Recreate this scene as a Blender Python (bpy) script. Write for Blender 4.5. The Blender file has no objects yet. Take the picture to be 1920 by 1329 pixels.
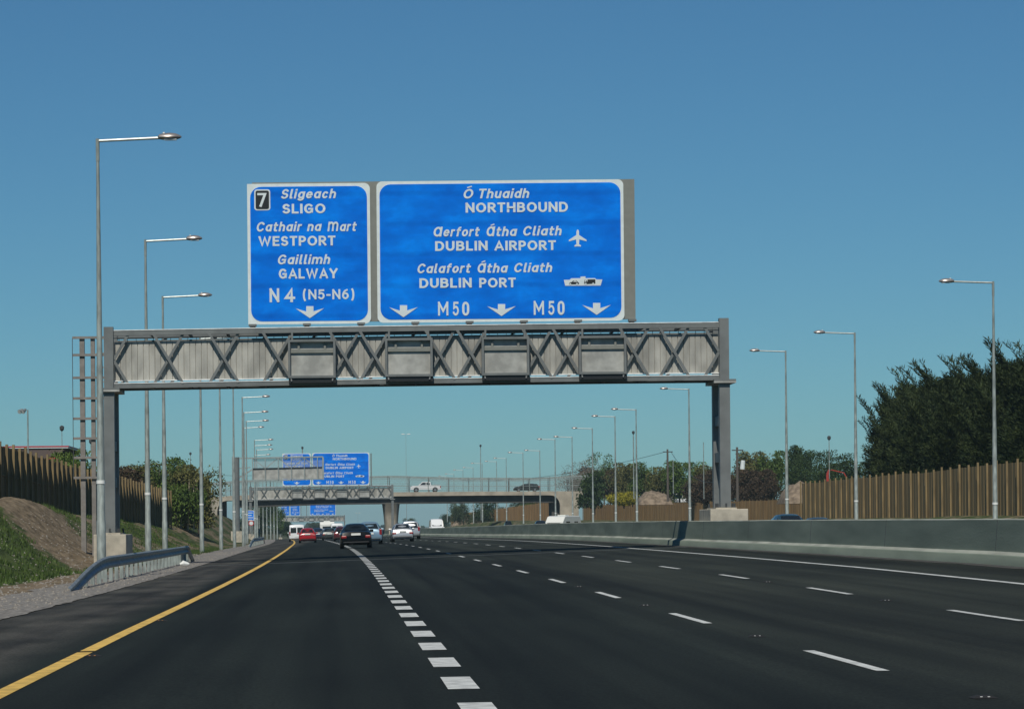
import bpy, bmesh, math, random
import numpy as np
from mathutils import Vector, Matrix, noise
R = math.radians
random.seed(5); rng = np.random.default_rng(7)
C = bpy.context.scene.collection
sc = bpy.context.scene

# ------------------------------------------------------------------ camera, sky, sun, exposure
F = 5500.0; VX, VY = 640.0, 985.0; EYE = 1.3; ROLL = 0.0092       # px of the 1920 wide photo
cam = bpy.data.cameras.new("camera"); cam.sensor_width = 36; cam.lens = F / 1920 * 36
cam.shift_x = (960 - VX) / 1920; cam.shift_y = (VY - 664.5) / 1920
cam.clip_start = 0.5; cam.clip_end = 20000
co = bpy.data.objects.new("camera", cam); C.objects.link(co)
co.matrix_world = Matrix.Translation((0, 0, EYE)) @ Matrix.Rotation(R(90), 4, 'X') @ Matrix.Rotation(-ROLL, 4, 'Z')
sc.camera = co
SUN_EL, SUN_AZ = R(50), R(10)          # the sun stands behind the camera, to the left
w = bpy.data.worlds.new("World"); sc.world = w; w.use_nodes = True
nt = w.node_tree; bg = nt.nodes['Background']
sky = nt.nodes.new('ShaderNodeTexSky'); sky.sky_type = 'NISHITA'; sky.sun_disc = False
sky.sun_elevation = SUN_EL; sky.sun_rotation = R(180) + SUN_AZ
sky.air_density = 0.92; sky.dust_density = 0.0; sky.ozone_density = 4.0; sky.altitude = 0
tint = nt.nodes.new('ShaderNodeMix'); tint.data_type = 'RGBA'; tint.blend_type = 'MULTIPLY'; tint.inputs[0].default_value = 1
tint.inputs[7].default_value = (0.365, 0.675, 0.815, 1)
nt.links.new(sky.outputs[0], tint.inputs[6]); nt.links.new(tint.outputs[2], bg.inputs[0])
bg.inputs[1].default_value = 0.070
sl = bpy.data.lights.new("sun", 'SUN'); sl.energy = 3.7; sl.angle = R(0.53); sl.color = (1, 0.95, 0.86)
so = bpy.data.objects.new("sun", sl); C.objects.link(so)
sdir = Vector((math.sin(SUN_AZ) * math.cos(SUN_EL), math.cos(SUN_AZ) * math.cos(SUN_EL), -math.sin(SUN_EL)))
so.rotation_euler = sdir.to_track_quat('-Z', 'Y').to_euler(); so.location = (-20, -40, 60)
sc.view_settings.view_transform = 'Standard'; sc.view_settings.look = 'None'
sc.view_settings.exposure = 0.0; sc.view_settings.gamma = 1.0

# ------------------------------------------------------------------ helpers
def at(px, py, Y):
    dx, up = px - VX, VY - py
    a = dx * math.cos(ROLL) + up * math.sin(ROLL); v = up * math.cos(ROLL) - dx * math.sin(ROLL)
    return Vector((a * Y / F, Y, EYE + v * Y / F))
def lerp_tab(tab, x):
    if x <= tab[0][0]: return tab[0][1]
    for (a, b), (c, d) in zip(tab, tab[1:]):
        if x <= c:
            t = (x - a) / (c - a); return b + (d - b) * t
    return tab[-1][1]
OFFT = [(0, 0), (85, 0), (120, -.12), (150, -.3), (180, -.55), (210, -.9), (262, -1.5), (310, -2.2), (367, -3.2), (430, -4.6), (490, -5.9), (600, -7.9), (700, -9.3), (850, -11), (1035, -12.7), (1500, -15.5), (3000, -20)]
DROPT = [(0, 0), (150, 0), (180, .03), (210, .1), (234, .17), (291, .32), (390, .52), (490, .8), (600, 1.25), (700, 1.75), (850, 2.6), (1035, 3.8), (1500, 5.2), (3000, 7)]
def off(Y): return sum(lerp_tab(OFFT, Y + d) for d in (-16, -8, 0, 8, 16)) / 5
def drop(Y): return sum(lerp_tab(DROPT, Y + d) for d in (-24, -12, 0, 12, 24)) / 5
def cross(Y): return lerp_tab([(0, .008), (25, .0095), (38, .0112), (50, .0175), (65, .0222), (85, .0242), (125, .0262), (400, .026), (700, .02)], Y)
def rz(s, Y):        # height of the near carriageway
    return cross(Y) * s - drop(Y)
def bar_s(Y): return lerp_tab([(0, 14.15), (60, 14.1), (120, 13.62), (3000, 13.6)], Y)   # foot of the median wall
HL = [(0, 2.3), (140, 2.25), (170, 1.9), (236, 1.55), (330, 2.2), (480, 3.2), (545, 3.0), (700, .4), (3000, -5)]
HR = [(0, 1.45), (230, 1.45), (350, 1.25), (545, 1.9), (640, 1.2), (800, .2), (1100, -2.2), (3000, -6)]
def sm(a, b, x):
    t = min(1, max(0, (x - a) / (b - a))); return t * t * (3 - 2 * t)
def gz(s, Y):        # the ground, s measured from the camera's line along the road
    if s < -5.2:
        z0 = rz(max(s, -8.0), Y); foot = lerp_tab([(0, -9.4), (90, -9.0), (130, -8.6), (3000, -8.9)], Y)
        t = sm(foot, -14.6, s)
        z = z0 + (lerp_tab(HL, Y) - z0) * t
        if s < -8: z += .16 * noise.noise(Vector((s * .45, Y * .2, 0))) * sm(-8, -10, s) + .10 * noise.noise(Vector((s * 1.6, Y * .8, 3))) * sm(-8, -10, s)
        # spoil heap in front of the fence
        z += 0.55 * math.exp(-((s + 13.2) / 1.5) ** 2 - ((Y - 125) / 12.0) ** 2)
        return z
    b = bar_s(Y)
    if s <= b + .5: return rz(s, Y)
    top = rz(b, Y) + .05
    if s < 28.3: return top - .022 * (s - b - .5)
    zz = top - .022 * (28.3 - b - .5)
    t = sm(28.3, 35.3, s)
    z = zz + (lerp_tab(HR, Y) - zz) * t
    return z + .12 * noise.noise(Vector((s * .3, Y * .12, 7))) * sm(29, 31, s)
def W(s, Y, h=0.0): return Vector((s + off(Y), Y, gz(s, Y) + h))

def mat(name, col, rough=.6, metal=0, vary=0, scale=4, col2=None, bump=0, bscale=30, stretch=None, spec=None, fac=(.35, .65), detail=5, coat=0):
    m = bpy.data.materials.new(name); m.use_nodes = True; n = m.node_tree; b = n.nodes['Principled BSDF']
    b.inputs['Base Color'].default_value = (*col, 1); b.inputs['Roughness'].default_value = rough; b.inputs['Metallic'].default_value = metal
    if spec is not None: b.inputs['Specular IOR Level'].default_value = spec
    if coat: b.inputs['Coat Weight'].default_value = coat
    tc = n.nodes.new('ShaderNodeTexCoord'); mp = n.nodes.new('ShaderNodeMapping'); n.links.new(tc.outputs['Object'], mp.inputs[0])
    if stretch: mp.inputs['Scale'].default_value = stretch
    if vary or col2:
        t = n.nodes.new('ShaderNodeTexNoise'); t.inputs['Scale'].default_value = scale; t.inputs['Detail'].default_value = detail
        n.links.new(mp.outputs[0], t.inputs[0])
        r = n.nodes.new('ShaderNodeValToRGB'); r.color_ramp.elements[0].position = fac[0]; r.color_ramp.elements[1].position = fac[1]
        if col2 is None: c0 = [x * (1 - vary) for x in col]; c1 = [min(1, x * (1 + vary)) for x in col]
        else: c0, c1 = col, col2
        r.color_ramp.elements[0].color = (*c0, 1); r.color_ramp.elements[1].color = (*c1, 1)
        n.links.new(t.outputs[0], r.inputs[0]); n.links.new(r.outputs[0], b.inputs['Base Color'])
    if bump:
        t2 = n.nodes.new('ShaderNodeTexNoise'); t2.inputs['Scale'].default_value = bscale; t2.inputs['Detail'].default_value = 6
        n.links.new(tc.outputs['Object'], t2.inputs[0]); bp = n.nodes.new('ShaderNodeBump'); bp.inputs['Strength'].default_value = bump; bp.inputs['Distance'].default_value = .05
        n.links.new(t2.outputs[0], bp.inputs['Height']); n.links.new(bp.outputs[0], b.inputs['Normal'])
    return m

class MB:
    def __init__(s): s.v = []; s.f = []
    def add(s, vs, fs):
        o = len(s.v); s.v += [tuple(p) for p in vs]; s.f += [tuple(i + o for i in f) for f in fs]; return s
    def box(s, x0, x1, y0, y1, z0, z1):
        return s.add([(x0, y0, z0), (x1, y0, z0), (x1, y1, z0), (x0, y1, z0), (x0, y0, z1), (x1, y0, z1), (x1, y1, z1), (x0, y1, z1)],
                     [(0, 3, 2, 1), (4, 5, 6, 7), (0, 1, 5, 4), (1, 2, 6, 5), (2, 3, 7, 6), (3, 0, 4, 7)])
    def bar(s, a, b, w_, d, up=(0, 1, 0)):       # box beam from a to b; w_ across, d along up
        a, b = Vector(a), Vector(b); t = (b - a).normalized(); u = Vector(up); u = (u - t * u.dot(t)).normalized(); n_ = t.cross(u)
        vs = [p + n_ * (i * w_ / 2) + u * (j * d / 2) for p in (a, b) for i, j in ((-1, -1), (1, -1), (1, 1), (-1, 1))]
        return s.add(vs, [(0, 1, 2, 3), (7, 6, 5, 4), (0, 4, 5, 1), (1, 5, 6, 2), (2, 6, 7, 3), (3, 7, 4, 0)])
    def tube(s, pts, rad, n_=8, cap=True):
        pts = [Vector(p) for p in pts]; rad = rad if isinstance(rad, (list, tuple)) else [rad] * len(pts); vs = []; fs = []
        for i, p in enumerate(pts):
            t = (pts[min(i + 1, len(pts) - 1)] - pts[max(i - 1, 0)]).normalized()
            a = Vector((0, 1, 0)) if abs(t.y) < .9 else Vector((1, 0, 0)); a = (a - t * a.dot(t)).normalized(); b_ = t.cross(a)
            for k in range(n_):
                an = 2 * math.pi * k / n_; vs.append(p + (a * math.cos(an) + b_ * math.sin(an)) * rad[i])
        for i in range(len(pts) - 1):
            for k in range(n_): fs.append((i * n_ + k, (i + 1) * n_ + k, (i + 1) * n_ + (k + 1) % n_, i * n_ + (k + 1) % n_))
        if cap: fs.append(tuple(range(n_))); fs.append(tuple((len(pts) - 1) * n_ + k for k in reversed(range(n_))))
        return s.add(vs, fs)
    def prism(s, poly, y0, y1):                  # poly in x,z extruded along y
        n_ = len(poly); vs = [(x, y0, z) for x, z in poly] + [(x, y1, z) for x, z in poly]
        return s.add(vs, [tuple(range(n_)), tuple(range(2 * n_ - 1, n_ - 1, -1))] + [(i, n_ + i, n_ + (i + 1) % n_, (i + 1) % n_) for i in range(n_)])
    def build(s, name, m, parent=None, smooth=False, loc=None, fix=True):
        me = bpy.data.meshes.new(name); me.from_pydata(s.v, [], s.f); me.update()
        if fix:
            b = bmesh.new(); b.from_mesh(me); bmesh.ops.recalc_face_normals(b, faces=b.faces); b.to_mesh(me); b.free()
        for mm in (m if isinstance(m, (list, tuple)) else [m]): me.materials.append(mm)
        if smooth:
            for p in me.polygons: p.use_smooth = True
            me.set_sharp_from_angle(angle=R(35))
        o = bpy.data.objects.new(name, me); C.objects.link(o)
        if parent: o.parent = parent
        if loc is not None: o.location = loc
        return o
def rawmesh(name, co_, faces, m, parent=None):
    """co_ (n,3) array, faces (k,3|4) array"""
    me = bpy.data.meshes.new(name); k = faces.shape[1]
    me.vertices.add(len(co_)); me.vertices.foreach_set('co', co_.astype(np.float32).ravel())
    me.loops.add(faces.size); me.loops.foreach_set('vertex_index', faces.astype(np.int32).ravel())
    me.polygons.add(len(faces)); me.polygons.foreach_set('loop_start', np.arange(0, faces.size, k, dtype=np.int32))
    me.update(calc_edges=True); me.validate(); me.materials.append(m)
    o = bpy.data.objects.new(name, me); C.objects.link(o)
    if parent: o.parent = parent
    return o
def tag(o, label=None, cat=None, group=None, kind=None):
    if label: o['label'] = label
    if cat: o['category'] = cat
    if group: o['group'] = group
    if kind: o['kind'] = kind
    return o
def thing(name, label, cat, loc=(0, 0, 0), rot=0, group=None):
    o = bpy.data.objects.new(name, None); C.objects.link(o); o.location = loc; o.rotation_euler = (0, 0, rot)
    o.empty_display_size = .3
    return tag(o, label, cat, group, 'thing')
def dup(root, loc, rot=0, label=None, group=None, scale=None):
    r = root.copy(); C.objects.link(r); r.location = loc; r.rotation_euler = (0, 0, rot)
    if scale: r.scale = scale
    if label: r['label'] = label
    if group: r['group'] = group
    for ch in list(root.children):
        c = ch.copy(); C.objects.link(c); c.parent = r
        for g in list(ch.children):
            d = g.copy(); C.objects.link(d); d.parent = c
    return r

# ------------------------------------------------------------------ materials
def asphalt_mat(name, base, dark):
    m = bpy.data.materials.new(name); m.use_nodes = True; n = m.node_tree; b = n.nodes['Principled BSDF']
    tc = n.nodes.new('ShaderNodeTexCoord')
    def nz(scale, st, det=4):
        mp = n.nodes.new('ShaderNodeMapping'); mp.inputs['Scale'].default_value = st; n.links.new(tc.outputs['Object'], mp.inputs[0])
        t = n.nodes.new('ShaderNodeTexNoise'); t.inputs['Scale'].default_value = scale; t.inputs['Detail'].default_value = det
        n.links.new(mp.outputs[0], t.inputs[0]); return t
    def mixc(a, c, f, mode='MIX'):
        x = n.nodes.new('ShaderNodeMix'); x.data_type = 'RGBA'; x.blend_type = mode
        n.links.new(f, x.inputs[0]) if not isinstance(f, float) else setattr(x.inputs[0], 'default_value', f)
        for i, q in ((6, a), (7, c)):
            if isinstance(q, tuple): x.inputs[i].default_value = (*q, 1)
            else: n.links.new(q, x.inputs[i])
        return x.outputs[2]
    # newer, darker surfacing in the left lanes (a paving joint), older and lighter to the right
    sx = n.nodes.new('ShaderNodeSeparateXYZ'); n.links.new(tc.outputs['Object'], sx.inputs[0])
    mr = n.nodes.new('ShaderNodeMapRange'); mr.inputs[1].default_value = 3.4; mr.inputs[2].default_value = 6.2; n.links.new(sx.outputs[0], mr.inputs[0])
    c0 = mixc(dark, base, mr.outputs[0])
    mr2 = n.nodes.new('ShaderNodeMapRange'); mr2.inputs[1].default_value = -2.95; mr2.inputs[2].default_value = -3.6; n.links.new(sx.outputs[0], mr2.inputs[0])
    dn = nz(.9, (1, .3, 1), 7); dr = n.nodes.new('ShaderNodeValToRGB'); dr.color_ramp.elements[0].position = .35; dr.color_ramp.elements[1].position = .75
    dr.color_ramp.elements[0].color = (.026, .027, .025, 1); dr.color_ramp.elements[1].color = (.075, .073, .064, 1); n.links.new(dn.outputs[0], dr.inputs[0])
    c0 = mixc(c0, dr.outputs[0], mr2.outputs[0])
    st = nz(1.1, (1.3, .02, 1)); rp = n.nodes.new('ShaderNodeValToRGB'); rp.color_ramp.elements[0].position = .35; rp.color_ramp.elements[1].position = .7
    rp.color_ramp.elements[0].color = (.66, .66, .68, 1); rp.color_ramp.elements[1].color = (1.45, 1.43, 1.38, 1); n.links.new(st.outputs[0], rp.inputs[0])
    c1 = mixc(c0, rp.outputs[0], 1.0, 'MULTIPLY')
    st2 = nz(.35, (1, .25, 1), 6); rp3 = n.nodes.new('ShaderNodeValToRGB'); rp3.color_ramp.elements[0].position = .38; rp3.color_ramp.elements[1].position = .66
    rp3.color_ramp.elements[0].color = (.85, .85, .86, 1); rp3.color_ramp.elements[1].color = (1.18, 1.17, 1.15, 1); n.links.new(st2.outputs[0], rp3.inputs[0])
    c1 = mixc(c1, rp3.outputs[0], 1.0, 'MULTIPLY')
    gr = nz(38, (1, .5, 1), 3); rp2 = n.nodes.new('ShaderNodeValToRGB'); rp2.color_ramp.elements[0].position = .3; rp2.color_ramp.elements[1].position = .75
    rp2.color_ramp.elements[0].color = (.6, .6, .6, 1); rp2.color_ramp.elements[1].color = (1.5, 1.5, 1.5, 1); n.links.new(gr.outputs[0], rp2.inputs[0])
    c2 = mixc(c1, rp2.outputs[0], 1.0, 'MULTIPLY')
    n.links.new(c2, b.inputs['Base Color']); b.inputs['Roughness'].default_value = .95; b.inputs['Specular IOR Level'].default_value = .12
    bp = n.nodes.new('ShaderNodeBump'); bp.inputs['Strength'].default_value = .35; bp.inputs['Distance'].default_value = .01
    n.links.new(gr.outputs[0], bp.inputs['Height']); n.links.new(bp.outputs[0], b.inputs['Normal'])
    return m
M = {}
M['asphalt'] = asphalt_mat('asphalt', (.0235, .0275, .0225), (.0132, .0170, .0150))
M['asphalt_far'] = asphalt_mat('asphalt_old', (.05, .052, .052), (.05, .052, .052))
M['white_line'] = mat('white_road_paint', (.52, .53, .50), .7, vary=.25, scale=6, bump=.1)
M['yellow_line'] = mat('yellow_road_paint', (.62, .40, .085), .7, vary=.22, scale=5, stretch=(1, .6, 1))
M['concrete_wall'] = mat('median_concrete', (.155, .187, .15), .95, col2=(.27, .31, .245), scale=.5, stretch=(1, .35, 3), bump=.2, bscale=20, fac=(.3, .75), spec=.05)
M['concrete_sunlit'] = mat('sunlit_edge_concrete', (.30, .315, .27), .95, vary=.22, scale=1.5, stretch=(1, .3, 1), spec=.1)  # paler than the wall: sunlight on ledge and coping put into the colour
M['concrete_light'] = mat('pale_concrete', (.42, .38, .30), .9, vary=.18, scale=2.5, bump=.15)
M['bridge_conc'] = mat('bridge_concrete', (.36, .32, .25), .9, vary=.2, scale=.6, bump=.1)
M['galv'] = mat('galvanised_steel', (.25, .285, .265), .6, .15, vary=.28, scale=9, stretch=(1, 1, .25))
M['galv_dark'] = mat('weathered_galvanised_steel', (.20, .225, .225), .5, .15, vary=.25, scale=3)
M['galv_arm'] = mat('bright_galvanised_steel', (.36, .40, .39), .45, .4, vary=.15, scale=6)
M['lamp'] = mat('lamp_housing', (.32, .29, .27), .35, .5, vary=.1)
M['gantry'] = mat('gantry_grey_paint', (.145, .155, .15), .55, 0, vary=.12, scale=2)
M['gantry_dark'] = mat('gantry_dark_grey', (.05, .055, .056), .6)
M['clad'] = mat('ribbed_cladding', (.22, .215, .19), .6, .0, col2=(.43, .42, .37), scale=2.0, stretch=(1, 1, .4), fac=(.28, .66), detail=8)
M['mesh_grey'] = mat('walkway_mesh', (.34, .34, .31), .6, 0, vary=.22, scale=2.2)
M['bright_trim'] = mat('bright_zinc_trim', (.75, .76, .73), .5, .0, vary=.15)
M['sign_back'] = mat('sign_backing_grey', (.19, .195, .17), .6, vary=.06)
M['sign_white'] = mat('sign_white_sheeting', (.66, .72, .70), .5, vary=.05)
M['letter'] = mat('sign_lettering_white', (.62, .68, .68), .5, vary=.04)
M['black'] = mat('matt_black', (.008, .009, .010), .5)
def blue_mat(name, c0, c1, c2):
    m = mat(name, c0, .8, spec=.08); n = m.node_tree; b = n.nodes['Principled BSDF']; tc = n.nodes.new('ShaderNodeTexCoord')
    mp = n.nodes.new('ShaderNodeMapping'); mp.inputs['Scale'].default_value = (.42, 1, .8); n.links.new(tc.outputs['Object'], mp.inputs[0])
    t = n.nodes.new('ShaderNodeTexNoise'); t.inputs['Scale'].default_value = 1.5; t.inputs['Detail'].default_value = 6; t.inputs['Roughness'].default_value = .62; n.links.new(mp.outputs[0], t.inputs[0])
    r = n.nodes.new('ShaderNodeValToRGB'); r.color_ramp.elements[0].position = .3; r.color_ramp.elements[1].position = .72
    r.color_ramp.elements[0].color = (*c0, 1); r.color_ramp.elements[1].color = (*c2, 1); e = r.color_ramp.elements.new(.5); e.color = (*c1, 1)
    n.links.new(t.outputs[0], r.inputs[0])
    # faint horizontal seams between the sheets
    wv = n.nodes.new('ShaderNodeTexWave'); wv.wave_type = 'BANDS'; wv.bands_direction = 'Z'; wv.inputs['Scale'].default_value = .27; wv.inputs['Distortion'].default_value = .8
    wv.inputs['Detail'].default_value = 3; n.links.new(tc.outputs['Object'], wv.inputs[0])
    r2 = n.nodes.new('ShaderNodeValToRGB'); r2.color_ramp.elements[0].position = 0; r2.color_ramp.elements[1].position = .12
    r2.color_ramp.elements[0].color = (.84, .84, .88, 1); r2.color_ramp.elements[1].color = (1, 1, 1, 1); n.links.new(wv.outputs[1], r2.inputs[0])
    x = n.nodes.new('ShaderNodeMix'); x.data_type = 'RGBA'; x.blend_type = 'MULTIPLY'; x.inputs[0].default_value = 1
    n.links.new(r.outputs[0], x.inputs[6]); n.links.new(r2.outputs[0], x.inputs[7]); n.links.new(x.outputs[2], b.inputs['Base Color'])
    return m
M['blue'] = blue_mat('sign_blue_sheeting', (.0008, .125, .58), (.0006, .17, .72), (.001, .26, .92))
M['timber_dark'] = mat('fence_boards', (.12, .083, .036), .9, col2=(.19, .132, .056), scale=2.2, stretch=(2, 2, .25))
M['timber_sunlit'] = mat('fence_boards_sunlit', (.15, .108, .048), .9, col2=(.26, .185, .08), fac=(.25, .75), scale=1.6, stretch=(2, 2, .25))  # lighter copy of the fence boards, sunshine on the right fence painted in
M['timber_post'] = mat('fence_post_timber', (.20, .145, .066), .85, vary=.25, scale=3, stretch=(1, 1, .3))
M['timber_gold'] = mat('fence_boards_golden', (.24, .135, .045), .9, col2=(.34, .20, .075), scale=1.2, stretch=(2, 2, .25))
M['glass'] = mat('car_glass', (.012, .016, .018), .08, spec=.6)
M['tyre'] = mat('tyre_rubber', (.012, .012, .012), .85)
M['rim'] = mat('wheel_alloy', (.35, .36, .37), .35, .7)
M['tail'] = mat('tail_lamp_red', (.26, .008, .008), .3)
M['plate'] = mat('number_plate', (.75, .76, .72), .5)
M['headlamp'] = mat('head_lamp', (.6, .62, .62), .15, .2)
M['chrome'] = mat('chrome', (.6, .6, .6), .2, .9)
M['plastic'] = mat('grey_plastic', (.03, .03, .032), .6)

# ------------------------------------------------------------------ ground
def grid_axis(*segs):
    out = []
    for a, b, st in segs:
        x = a
        while x < b - 1e-6: out.append(x); x += st
    out.append(segs[-1][1]); return out
def ground_mat():
    m = bpy.data.materials.new('verge_grass_and_earth'); m.use_nodes = True; n = m.node_tree; b = n.nodes['Principled BSDF']
    at_ = n.nodes.new('ShaderNodeAttribute'); at_.attribute_name = 'earth'
    tc = n.nodes.new('ShaderNodeTexCoord')
    def nzr(scale, p0, p1, ca, cb, st=(1, 1, 1), det=6):
        mp = n.nodes.new('ShaderNodeMapping'); mp.inputs['Scale'].default_value = st; n.links.new(tc.outputs['Object'], mp.inputs[0])
        t = n.nodes.new('ShaderNodeTexNoise'); t.inputs['Scale'].default_value = scale; t.inputs['Detail'].default_value = det; n.links.new(mp.outputs[0], t.inputs[0])
        r = n.nodes.new('ShaderNodeValToRGB'); r.color_ramp.elements[0].position = p0; r.color_ramp.elements[1].position = p1
        r.color_ramp.elements[0].color = (*ca, 1); r.color_ramp.elements[1].color = (*cb, 1); n.links.new(t.outputs[0], r.inputs[0]); return t, r.outputs[0]
    tg, g = nzr(2.2, .35, .68, (.028, .042, .014), (.075, .10, .032), (1, .35, 1))
    te, e = nzr(3.0, .32, .7, (.10, .078, .050), (.25, .195, .13), (1, .4, 1))
    md = n.nodes.new('ShaderNodeMath'); md.operation = 'ADD'; tn, _ = nzr(1.4, 0, 1, (0, 0, 0), (1, 1, 1), (1, .3, 1))
    sb = n.nodes.new('ShaderNodeMath'); sb.operation = 'MULTIPLY_ADD'; sb.inputs[1].default_value = 1.5; sb.inputs[2].default_value = -.75
    n.links.new(tn.outputs[0], sb.inputs[0]); n.links.new(at_.outputs['Fac'], md.inputs[0]); n.links.new(sb.outputs[0], md.inputs[1])
    r = n.nodes.new('ShaderNodeValToRGB'); r.color_ramp.elements[0].position = .4; r.color_ramp.elements[1].position = .62; n.links.new(md.outputs[0], r.inputs[0])
    x = n.nodes.new('ShaderNodeMix'); x.data_type = 'RGBA'; n.links.new(r.outputs[0], x.inputs[0]); n.links.new(g, x.inputs[6]); n.links.new(e, x.inputs[7])
    n.links.new(x.outputs[2], b.inputs['Base Color']); b.inputs['Roughness'].default_value = .95; b.inputs['Specular IOR Level'].default_value = .1
    bp = n.nodes.new('ShaderNodeBump'); bp.inputs['Strength'].default_value = .8; bp.inputs['Distance'].default_value = .12
    t3 = n.nodes.new('ShaderNodeTexNoise'); t3.inputs['Scale'].default_value = 5; t3.inputs['Detail'].default_value = 8; n.links.new(tc.outputs['Object'], t3.inputs[0])
    n.links.new(t3.outputs[0], bp.inputs['Height']); n.links.new(bp.outputs[0], b.inputs['Normal'])
    return m
M['ground'] = ground_mat()
def earthiness(s, Y):
    if s < -5:
        e = .44
        yc = 123 - (s + 12.8) * 2.9
        e = max(e, 1.15 * math.exp(-((Y - yc) / 12.5) ** 2) * sm(-8.4, -9.4, s))     # bare slope by the gantry foot
        if Y < yc - 13 and s < -8.6: e = .20
        if s > -8.7 and Y < 96: e = .85
        if s > -8.2: e = max(e, .75 * sm(-9.0, -7.6, s))
        if Y > 140: e = .45 + .14 * math.sin(Y * .13)
        if Y < 66 and s > -9: e = .85
        return e
    if s > 34: return .45
    return .42
def make_ground():
    b0 = lambda Y: bar_s(Y)
    ss = grid_axis((-6000, -1000, 1000), (-1000, -200, 200), (-200, -60, 20), (-60, -24, 4), (-24, -16, 1), (-16, -5.3, .36))
    ss += [-5.22, -5.15, 13.0, 13.45, 14.2, 14.9, 15.1, 28.0, 28.3] + grid_axis((28.8, 36.4, .55), (36.6, 60, 3), (60, 200, 20), (200, 1000, 200), (1000, 6000, 1000))
    ys = grid_axis((4, 50, 2.5), (50, 170, .6), (170, 300, 1.6), (300, 600, 6), (600, 1500, 25), (1500, 3000, 150), (3000, 12000, 1500))
    vs = []; fs = []; er = []
    for Y in ys:
        for s in ss:
            z = gz(s, Y)
            if -5.2 < s < 28.1: z -= .12
            elif s == -5.22: z -= .004
            if abs(s) > 60: z += 0
            vs.append((s + off(Y), Y, z)); er.append(earthiness(s, Y))
    n_ = len(ss)
    for j in range(len(ys) - 1):
        for i in range(n_ - 1): fs.append((j * n_ + i, j * n_ + i + 1, (j + 1) * n_ + i + 1, (j + 1) * n_ + i))
    o = rawmesh('ground', np.array(vs), np.array(fs), M['ground']); tag(o, 'grass and earth verges and fields', kind='structure')
    a = o.data.attributes.new('earth', 'FLOAT', 'POINT'); a.data.foreach_set('value', np.array(er, dtype=np.float32))
    for p in o.data.polygons: p.use_smooth = True
make_ground()
YR = grid_axis((3, 60, 3), (60, 600, 4), (600, 1600, 20))
def strip(name, sa, sb, m, h, ys=YR, parent=None, kind='structure', zf=gz, wob=0):
    vs = []; fs = []
    for Y in ys:
        a = sa(Y) if callable(sa) else sa; b = sb(Y) if callable(sb) else sb
        for s in ([a, b] if abs(b - a) < 1.5 else list(np.linspace(a, b, 6))):
            vs.append((s + off(Y), Y, zf(s, Y) + h))
    n_ = len(vs) // len(ys)
    for j in range(len(ys) - 1):
        for i in range(n_ - 1): fs.append((j * n_ + i, j * n_ + i + 1, (j + 1) * n_ + i + 1, (j + 1) * n_ + i))
    o = rawmesh(name, np.array(vs), np.array(fs), m, parent)
    if not parent: tag(o, kind=kind)
    return o
road = strip('road', -5.15, lambda Y: bar_s(Y) + .1, M['asphalt'], 0, zf=rz)
road['label'] = 'dark asphalt northbound carriageway with four lanes'
far_road = strip('opposite_carriageway', lambda Y: bar_s(Y) + .55, 28.1, M['asphalt_far'], 0); far_road['label'] = 'asphalt carriageway beyond the median wall'
M['gravel'] = mat('gravel', (.10, .092, .080), .95, col2=(.28, .26, .23), scale=9, detail=8, bump=.9, bscale=12, stretch=(1, .45, 1))
YG = grid_axis((3, 40, 1.5), (40, 180, .5), (180, 600, 5), (600, 1200, 30))
def gsm(s, Y): return rz(s, Y)
strip('gravel_verge', lambda Y: -7.3 - .45 * noise.noise(Vector((Y * .35, 0, 0))) - .2 * noise.noise(Vector((Y * 1.3, 5, 0))),
      lambda Y: -5.12 + .10 * noise.noise(Vector((Y * .5, 9, 0))) + .05 * noise.noise(Vector((Y * 1.9, 2, 0))), M['gravel'], .012, YG, zf=gz if False else (lambda s, Y: gz(s, Y)))
# road markings, parts of the carriageway
strip('yellow_edge_line', -2.83, -2.665, M['yellow_line'], .005, grid_axis((3, 31.3, 1)), road, zf=rz)
strip('yellow_edge_line', -2.83, -2.665, M['yellow_line'], .005, grid_axis((31.6, 600, 1.7)), road, zf=rz)
strip('white_edge_line', 11.5, 11.66, M['white_line'], .005, grid_axis((30, 700, 3)), road, zf=rz)
def dashes(name, s, w_, y0, ln, mod, yend):
    b = MB(); Y = y0
    while Y < yend:
        n_ = max(1, int(ln / 2))
        for k in range(n_):
            a, c = Y + ln * k / n_, Y + ln * (k + 1) / n_
            b.add([(s - w_ / 2 + off(a), a, rz(s - w_ / 2, a) + .005), (s + w_ / 2 + off(a), a, rz(s + w_ / 2, a) + .005), (s + w_ / 2 + off(c), c, rz(s + w_ / 2, c) + .005), (s - w_ / 2 + off(c), c, rz(s - w_ / 2, c) + .005)], [(0, 1, 2, 3)])
        Y += mod
    o = b.build(name, M['white_line'], road, fix=False)
    o['label'] = {'lane_drop_line': 'wide closely spaced white blocks between the first two lanes'}.get(name, 'line of long white dashes')
dashes('lane_drop_line', .95, .25, 19.4, 1.83, 3.6, 420)
dashes('lane_line', 4.52, .11, 12.8, 3.95, 11.72, 600)
dashes('lane_line', 8.12, .11, 11.3, 4.2, 11.85, 600)
ghost = None
# drainage gully edge and joints
def joint(Y0, Y1, wd, name):
    b = MB(); xs = np.linspace(-5.1, 13.5, 30); vs = []; fs = []
    for i, s in enumerate(xs):
        Y = Y0 + (Y1 - Y0) * (i / 29); vs += [(s + off(Y), Y, rz(s, Y) + .003), (s + off(Y), Y + wd, rz(s, Y + wd) + .003)]
        if i: fs.append((2 * i - 2, 2 * i, 2 * i + 1, 2 * i - 1))
    return b.add(vs, fs).build(name, mat('joint_sealant', (.085, .09, .088), .8), road, fix=False)
joint(106.5, 113, .9, 'surface_joint')

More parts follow.
